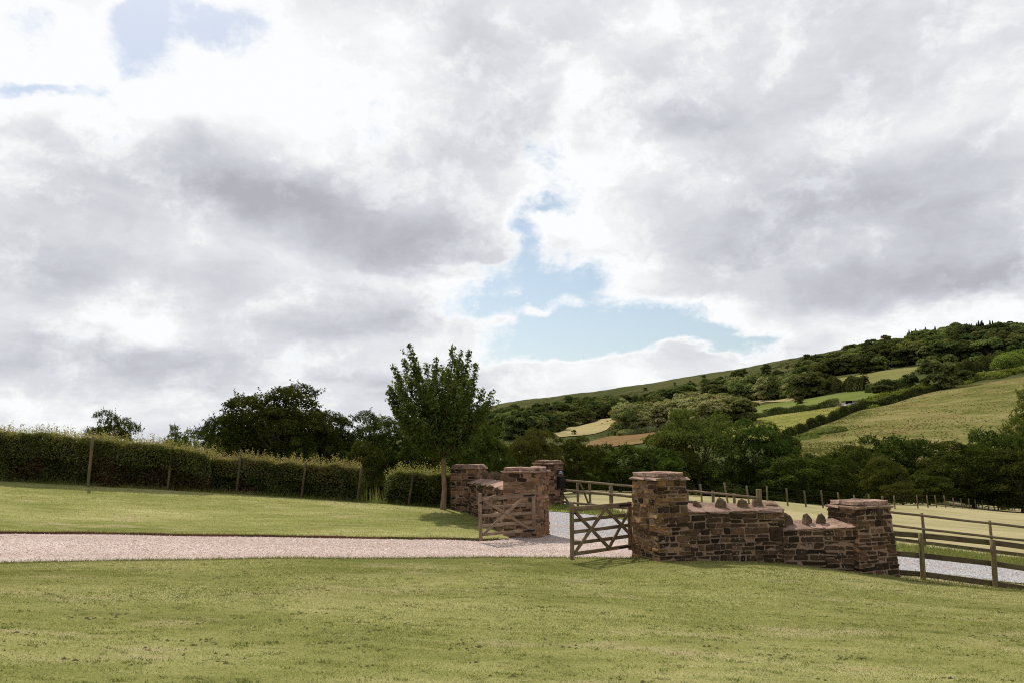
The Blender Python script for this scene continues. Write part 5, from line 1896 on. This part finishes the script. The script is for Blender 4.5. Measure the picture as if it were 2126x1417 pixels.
def moor_scrub(n, seed):
    g = np.random.default_rng(seed)
    Pm, Sm = [], []
    for i in range(n):
        u = g.uniform(1010, 1830)
        vr = float(np.interp(u, [1010, 1100, 1200, 1340, 1460, 1540, 1600, 1680, 1830], [852, 828, 820, 807, 787, 770, 752, 735, 716]))
        v = vr + 2 + g.gamma(2.0, 9.0)
        p = hit(u, v, 125.0)
        k = int(g.integers(3, 12))
        Pm.append(p + g.normal(0, 1, (k, 3)) * np.array([3.0, 2.0, 0.0]) * g.uniform(0.4, 2.0) + np.array([0, 0, 0.5]))
        Sm.append(np.full(k, g.uniform(0.8, 1.7)))
    Pm, Sm = np.concatenate(Pm), np.concatenate(Sm)
    Pm[:, 2] = terrain(Pm[:, 0], Pm[:, 1]) + 0.3 * Sm
    V, F = leaf_quads(Pm, np.tile([0, -0.6, 0.8], (len(Pm), 1)), Sm, 0.7, 0.5, 0.15, g)
    o = link('bracken', mesh_np('bracken', V, F), M['scrub'])
    o['kind'] = 'stuff'
    tag(o, 'low bracken and heather dotted over the open hill below the ridge')


moor_scrub(900, 41)

# ------------------------------------------------------------------ hillside trees
def far_proto(seed, leaf, n, nl, rz, zc, lr, S=9.0):
    g = np.random.default_rng(seed)
    lobes = round_lobes(g, 0.48 * S, rz * S, zc * S, nl, lr, 0.25)
    for i in range(18):
        th = g.uniform(0, 6.283)
        rr = g.uniform(0.15, 0.38) * S
        lobes.append((np.array([math.cos(th) * rr, math.sin(th) * rr, g.uniform(0.05, 0.32) * S]), g.uniform(0.10, 0.17) * S))
    P, D = crown_points(g, lobes, n, (0.78, 1.08))
    V, F = leaf_quads(P, D + np.array([0, 0, 0.3]), leaf, 0.8, 0.4, 0.1, g)
    Vt, Ft = limb_set(g, lobes, 0.22 * S, 0.03 * S, nmax=4)
    nv, nf = len(V), len(F)
    me = mesh_np('hillside_tree', np.concatenate([V, Vt]) / S, np.concatenate([F, Ft + nv]))
    me.materials.append(M['far_dark'])
    me.materials.append(M['bark'])
    idx = np.zeros(nf + len(Ft), np.int32)
    idx[nf:] = 1
    me.polygons.foreach_set('material_index', idx)
    return me


FAR = [far_proto(201, 0.75, 2600, 30, 0.42, 0.50, (0.2, 0.36)), far_proto(202, 0.75, 2600, 24, 0.46, 0.47, (0.22, 0.4)), far_proto(203, 0.7, 2800, 32, 0.44, 0.48, (0.18, 0.34)),
       far_proto(204, 0.8, 2200, 10, 0.44, 0.46, (0.34, 0.5)), far_proto(205, 0.65, 3000, 26, 0.46, 0.48, (0.22, 0.36))]


def conifer_proto(seed, S=14.0):
    g = np.random.default_rng(seed)
    n = 1500
    t = g.random(n) ** 0.75
    tier = 0.75 + 0.35 * ((t * 9) % 1.0)
    r = (1 - t) * 0.30 * S * tier * g.uniform(0.5, 1.0, n)
    th = g.random(n) * 6.283
    P = np.stack([np.cos(th) * r, np.sin(th) * r, 0.08 * S + t * 0.9 * S - r * 0.3], -1)
    N = np.stack([np.cos(th), np.sin(th), np.full(n, 0.6)], -1)
    V, F = leaf_quads(P, N, 0.9, 0.6, 0.4, 0.1, g)
    Vt, Ft = tube([(0, 0, -0.4), (0, 0, 0.5 * S), (0, 0, 0.97 * S)], [0.02 * S, 0.012 * S, 0.002 * S], 6)
    me = mesh_np('conifer', np.concatenate([V, Vt]) / S, np.concatenate([F, Ft + len(V)]))
    me.materials.append(M['conifer'])
    me.materials.append(M['bark'])
    idx = np.zeros(len(F) + len(Ft), np.int32)
    idx[len(F):] = 1
    me.polygons.foreach_set('material_index', idx)
    return me


CON = [conifer_proto(s) for s in (301, 302, 303)]
gH = np.random.default_rng(55)


def far_tree(name, label, cat, u, v, h, w, me, mat=None, group=None, near=125.0):
    p = hit(u, v, near)
    o = bpy.data.objects.new(name, me)
    COL.objects.link(o)
    o.location = (p[0], p[1], p[2] - 0.3)
    o.rotation_euler = (0, 0, gH.uniform(0, 6.28))
    o.scale = (w, w, h)
    if mat is not None:
        o.material_slots[0].link = 'OBJECT'
        o.material_slots[0].material = mat
    return tag(o, label, cat, group)


def in_poly(u, v, poly):
    c = False
    n = len(poly)
    for i in range(n):
        (x1, y1), (x2, y2) = poly[i], poly[(i + 1) % n]
        if (y1 > v) != (y2 > v) and u < (x2 - x1) * (v - y1) / (y2 - y1) + x1:
            c = not c
    return c


def wood(name, label, group, poly, n, h, mats, sep=(9, 4), aspect=(0.9, 1.25), protos=None):
    us = [p[0] for p in poly]
    vs = [p[1] for p in poly]
    got = []
    tries = 0
    while len(got) < n and tries < 6000:
        tries += 1
        u, v = gH.uniform(min(us), max(us)), gH.uniform(min(vs), max(vs))
        if not in_poly(u, v, poly):
            continue
        if any(abs(u - a) / sep[0] < 1 and abs(v - b) / sep[1] < 1 for a, b in got):
            continue
        got.append((u, v))
    for u, v in got:
        hh = gH.uniform(*h)
        far_tree(name, label, 'tree', u, v, hh, hh * gH.uniform(*aspect), (protos or FAR)[int(gH.integers(len(protos or FAR)))], mats[int(gH.integers(len(mats)))] if mats else None, group)


FP, FM, FD = M['far_pale'], M['far_mid'], M['far_dark']
wood('broadleaf_tree', 'round pale green tree crowded in the wood above the russet field', 'trees of the pale green wood', [(1278, 892), (1292, 868), (1330, 858), (1380, 852), (1440, 848), (1500, 856), (1542, 866), (1545, 882), (1490, 893), (1400, 893), (1290, 904)],
     56, (9, 14), [FP, FP, FP, FM], (13, 5), (1.0, 1.35))
wood('broadleaf_tree', 'mid-green tree massed in the dark wood beyond the slim tree', 'trees of the dark lower wood', [(985, 872), (1030, 866), (1100, 862), (1180, 850), (1270, 846), (1282, 864), (1230, 876), (1180, 889), (1140, 902), (1080, 912), (985, 912)],
     66, (9, 14), [FM, FM, FD], (11, 4), (1.1, 1.5))
wood('broadleaf_tree', 'pale rounded tree in the row above the narrow pale field', 'row of pale hillside trees', [(1484, 836), (1500, 818), (1560, 814), (1640, 812), (1690, 815), (1690, 828), (1600, 828), (1540, 834)],
     24, (11, 16), [FP, FM, FM], (10, 4), (0.85, 1.2))
wood('broadleaf_tree', 'dark tree packed in the upper wood under the ridge', 'trees of the upper wood', [(1640, 790), (1690, 772), (1760, 748), (1830, 728), (1900, 716), (2000, 703), (2140, 695), (2140, 745), (2060, 752), (1960, 752), (1860, 764), (1760, 780), (1680, 795)],
     105, (12, 18), [FD, FD, FM], (13, 5), (1.1, 1.5))
wood('conifer', 'narrow dark conifer standing in the row on the skyline', 'conifers on the skyline', [(1885, 712), (1930, 705), (2000, 697), (2075, 692), (2075, 698), (2000, 704), (1930, 712), (1885, 718)], 48, (9, 14), None, (4, 2), (0.8, 1.1), CON)
wood('broadleaf_tree', 'bushy tree scattered below the hill crest', 'scattered trees on the open hill', [(1290, 834), (1400, 822), (1470, 800), (1520, 790), (1600, 788), (1660, 790), (1640, 800), (1500, 812), (1420, 830), (1300, 838)], 26, (7, 11), [FD, FD, FM], (12, 4), (1.1, 1.6))
for (lab, u, v, hp, wp_, mt, pr) in (
        ('tallest lone dark tree on the open hill left of the ridge trees', 1180, 838, 22, 20, FD, 1),
        ('low dark thorn left of the tallest lone tree on the open hill', 1155, 842, 12, 20, FD, 3),
        ('lone dark thorn bush low on the open hill at the far left', 1108, 850, 8, 26, FD, 3),
        ('big dark tree just under the crest of the hill', 1540, 786, 24, 34, FD, 0),
        ('dark pointed tree standing alone under the crest', 1591, 776, 24, 24, FD, 2),
        ('small thorn tree on the open slope above the upper wood', 1702, 743, 9, 13, FD, 1),
        ('small thorn on the skyline left of the crest', 1462, 788, 13, 12, FD, 4),
        ('tiny windswept thorn on the skyline', 1401, 799, 8, 8, FD, 4),
        ('tiny thorn on the skyline near the hedgerow', 1340, 809, 7, 12, FD, 4),
        ('tiny lone thorn on the skyline nearest the crest', 1433, 793, 6, 6, FD, 1),
        ('lone bush on the bare slope below the crest', 1634, 764, 8, 9, FD, 3),
        ('big dome-shaped tree on the skyline right of the conifers', 2092, 694, 30, 52, FD, 0),
        ('dome-shaped tree on the skyline at the far right', 2130, 692, 22, 40, FD, 2),
        ('big spreading tree on the hillside above the bracken bank', 1950, 808, 82, 88, FM, 2),
        ('dark bushy tree left of the big spreading hillside tree', 1893, 810, 40, 46, FD, 0),
        ('dark bushy tree right of the big spreading hillside tree', 2000, 792, 32, 44, FD, 1),
        ('rounded green bush left of the big hillside trees', 1830, 815, 22, 46, FM, 3),
        ('round dark tree at the right end of the pale wood', 1525, 884, 34, 44, FD, 1),
        ('dark rounded tree above the right end of the pale wood', 1365, 838, 26, 42, FD, 0),
        ('pale tree standing high in the left of the pale wood', 1290, 850, 30, 34, FP, 2),
        ('small lone tree in front of the pale hay field', 1192, 902, 14, 14, FD, 4),
        ('small bushy tree beside the narrow pale field', 1660, 838, 20, 24, FD, 2),
        ('low pale bush in the green pasture strip', 1597, 856, 12, 26, FP, 3)):
    p = hit(u, v, 125.0)
    far_tree('hillside_tree', lab, 'tree', u, v, hp / FPX * p[1], wp_ / FPX * p[1], FAR[pr], mt)

# ------------------------------------------------------------------ shed, low yard wall and white car on the hillside
pc = hit(1768, 843, 200.0)
sc_ = pc[1] / FPX


def box(name, x0, x1, y0, y1, z0, z1, mat, parent, bev=0.0):
    bm = bmesh.new()
    bmesh.ops.create_cube(bm, size=1.0)
    for v in bm.verts:
        v.co = Vector(((x0 + x1) / 2 + v.co.x * (x1 - x0), (y0 + y1) / 2 + v.co.y * (y1 - y0), (z0 + z1) / 2 + v.co.z * (z1 - z0)))
    if bev:
        bmesh.ops.bevel(bm, geom=bm.edges[:], offset=bev, segments=2, affect='EDGES')
    me = bpy.data.meshes.new(name)
    bm.to_mesh(me)
    bm.free()
    return link(name, me, mat, parent)


sh = thing('field_shed', 'low pinkish block shed with a dark open bay on the hillside', 'shed', pc)
w_ = 26 * sc_
box('wall', w_ * 0.1, w_ * 0.62, 0.0, 0.25, -1.0, 2.2, M['shed_wall'], sh)
box('side_wall', -w_ * 0.5, -w_ * 0.46, 0.0, 3.6, -1.0, 2.25, M['shed_wall'], sh)
box('side_wall', w_ * 0.58, w_ * 0.62, 0.26, 3.6, -1.0, 2.25, M['shed_wall'], sh)
box('back_wall', -w_ * 0.45, w_ * 0.57, 3.4, 3.6, -1.0, 2.25, M['shed_wall'], sh)
rfo = box('roof', -w_ * 0.55, w_ * 0.66, -0.35, 3.9, 2.26, 2.4, M['shed_roof'], sh)
p2 = hit(1748, 843, 200.0)
yw = thing('yard_wall', 'low grey yard wall left of the small shed on the hillside', 'wall', p2)
box('wall_panel', -1.9, 1.9, 0.0, 0.3, -0.8, 0.9, M['shed_wall'], yw)
box('wall_coping', -2.0, 2.0, -0.05, 0.35, 0.902, 1.0, M['shed_roof'], yw)
cp = hit(1762, 843, 200.0)
cp[1] -= 1.2
cp[2] = tz(cp[0], cp[1])
car = thing('parked_car', 'white car parked in front of the open bay of the small shed', 'car', cp)
bm = bmesh.new()
prof = [(-2.0, 0.35), (-2.05, 0.75), (-1.9, 0.92), (-1.0, 1.0), (-0.4, 1.42), (0.9, 1.45), (1.6, 1.0), (2.0, 0.9), (2.05, 0.4)]
ls = [bm.verts.new((x, -0.82, z)) for x, z in prof]
rs_ = [bm.verts.new((x, 0.82, z)) for x, z in prof]
for i in range(len(prof)):
    j = (i + 1) % len(prof)
    bm.faces.new((ls[i], ls[j], rs_[j], rs_[i]))
bm.faces.new(ls[::-1])
bm.faces.new(rs_)
bmesh.ops.recalc_face_normals(bm, faces=bm.faces[:])
me = bpy.data.meshes.new('body')
bm.to_mesh(me)
bm.free()
bd = link('body', me, M['white_paint'], car)
bm = bmesh.new()
for sgn in (-1,):
    vs = [bm.verts.new((x, sgn * 0.825, z)) for x, z in ((-0.85, 1.02), (-0.38, 1.36), (0.85, 1.38), (1.35, 1.03))]
    bm.faces.new(vs)
me = bpy.data.meshes.new('side_window')
bm.to_mesh(me)
bm.free()
link('side_window', me, M['car_glass'], bd)
for wx in (-1.25, 1.3):
    V, F = tube([(wx, -0.86, 0.32), (wx, -0.66, 0.32)], [0.32, 0.32], 14)
    wo = link('wheel', mesh_np('wheel', V, F), M['rubber'], car)
    V, F = tube([(wx, -0.87, 0.32), (wx, -0.855, 0.32)], [0.17, 0.001], 12)
    link('rim', mesh_np('rim', V, F), M['wire'], wo)
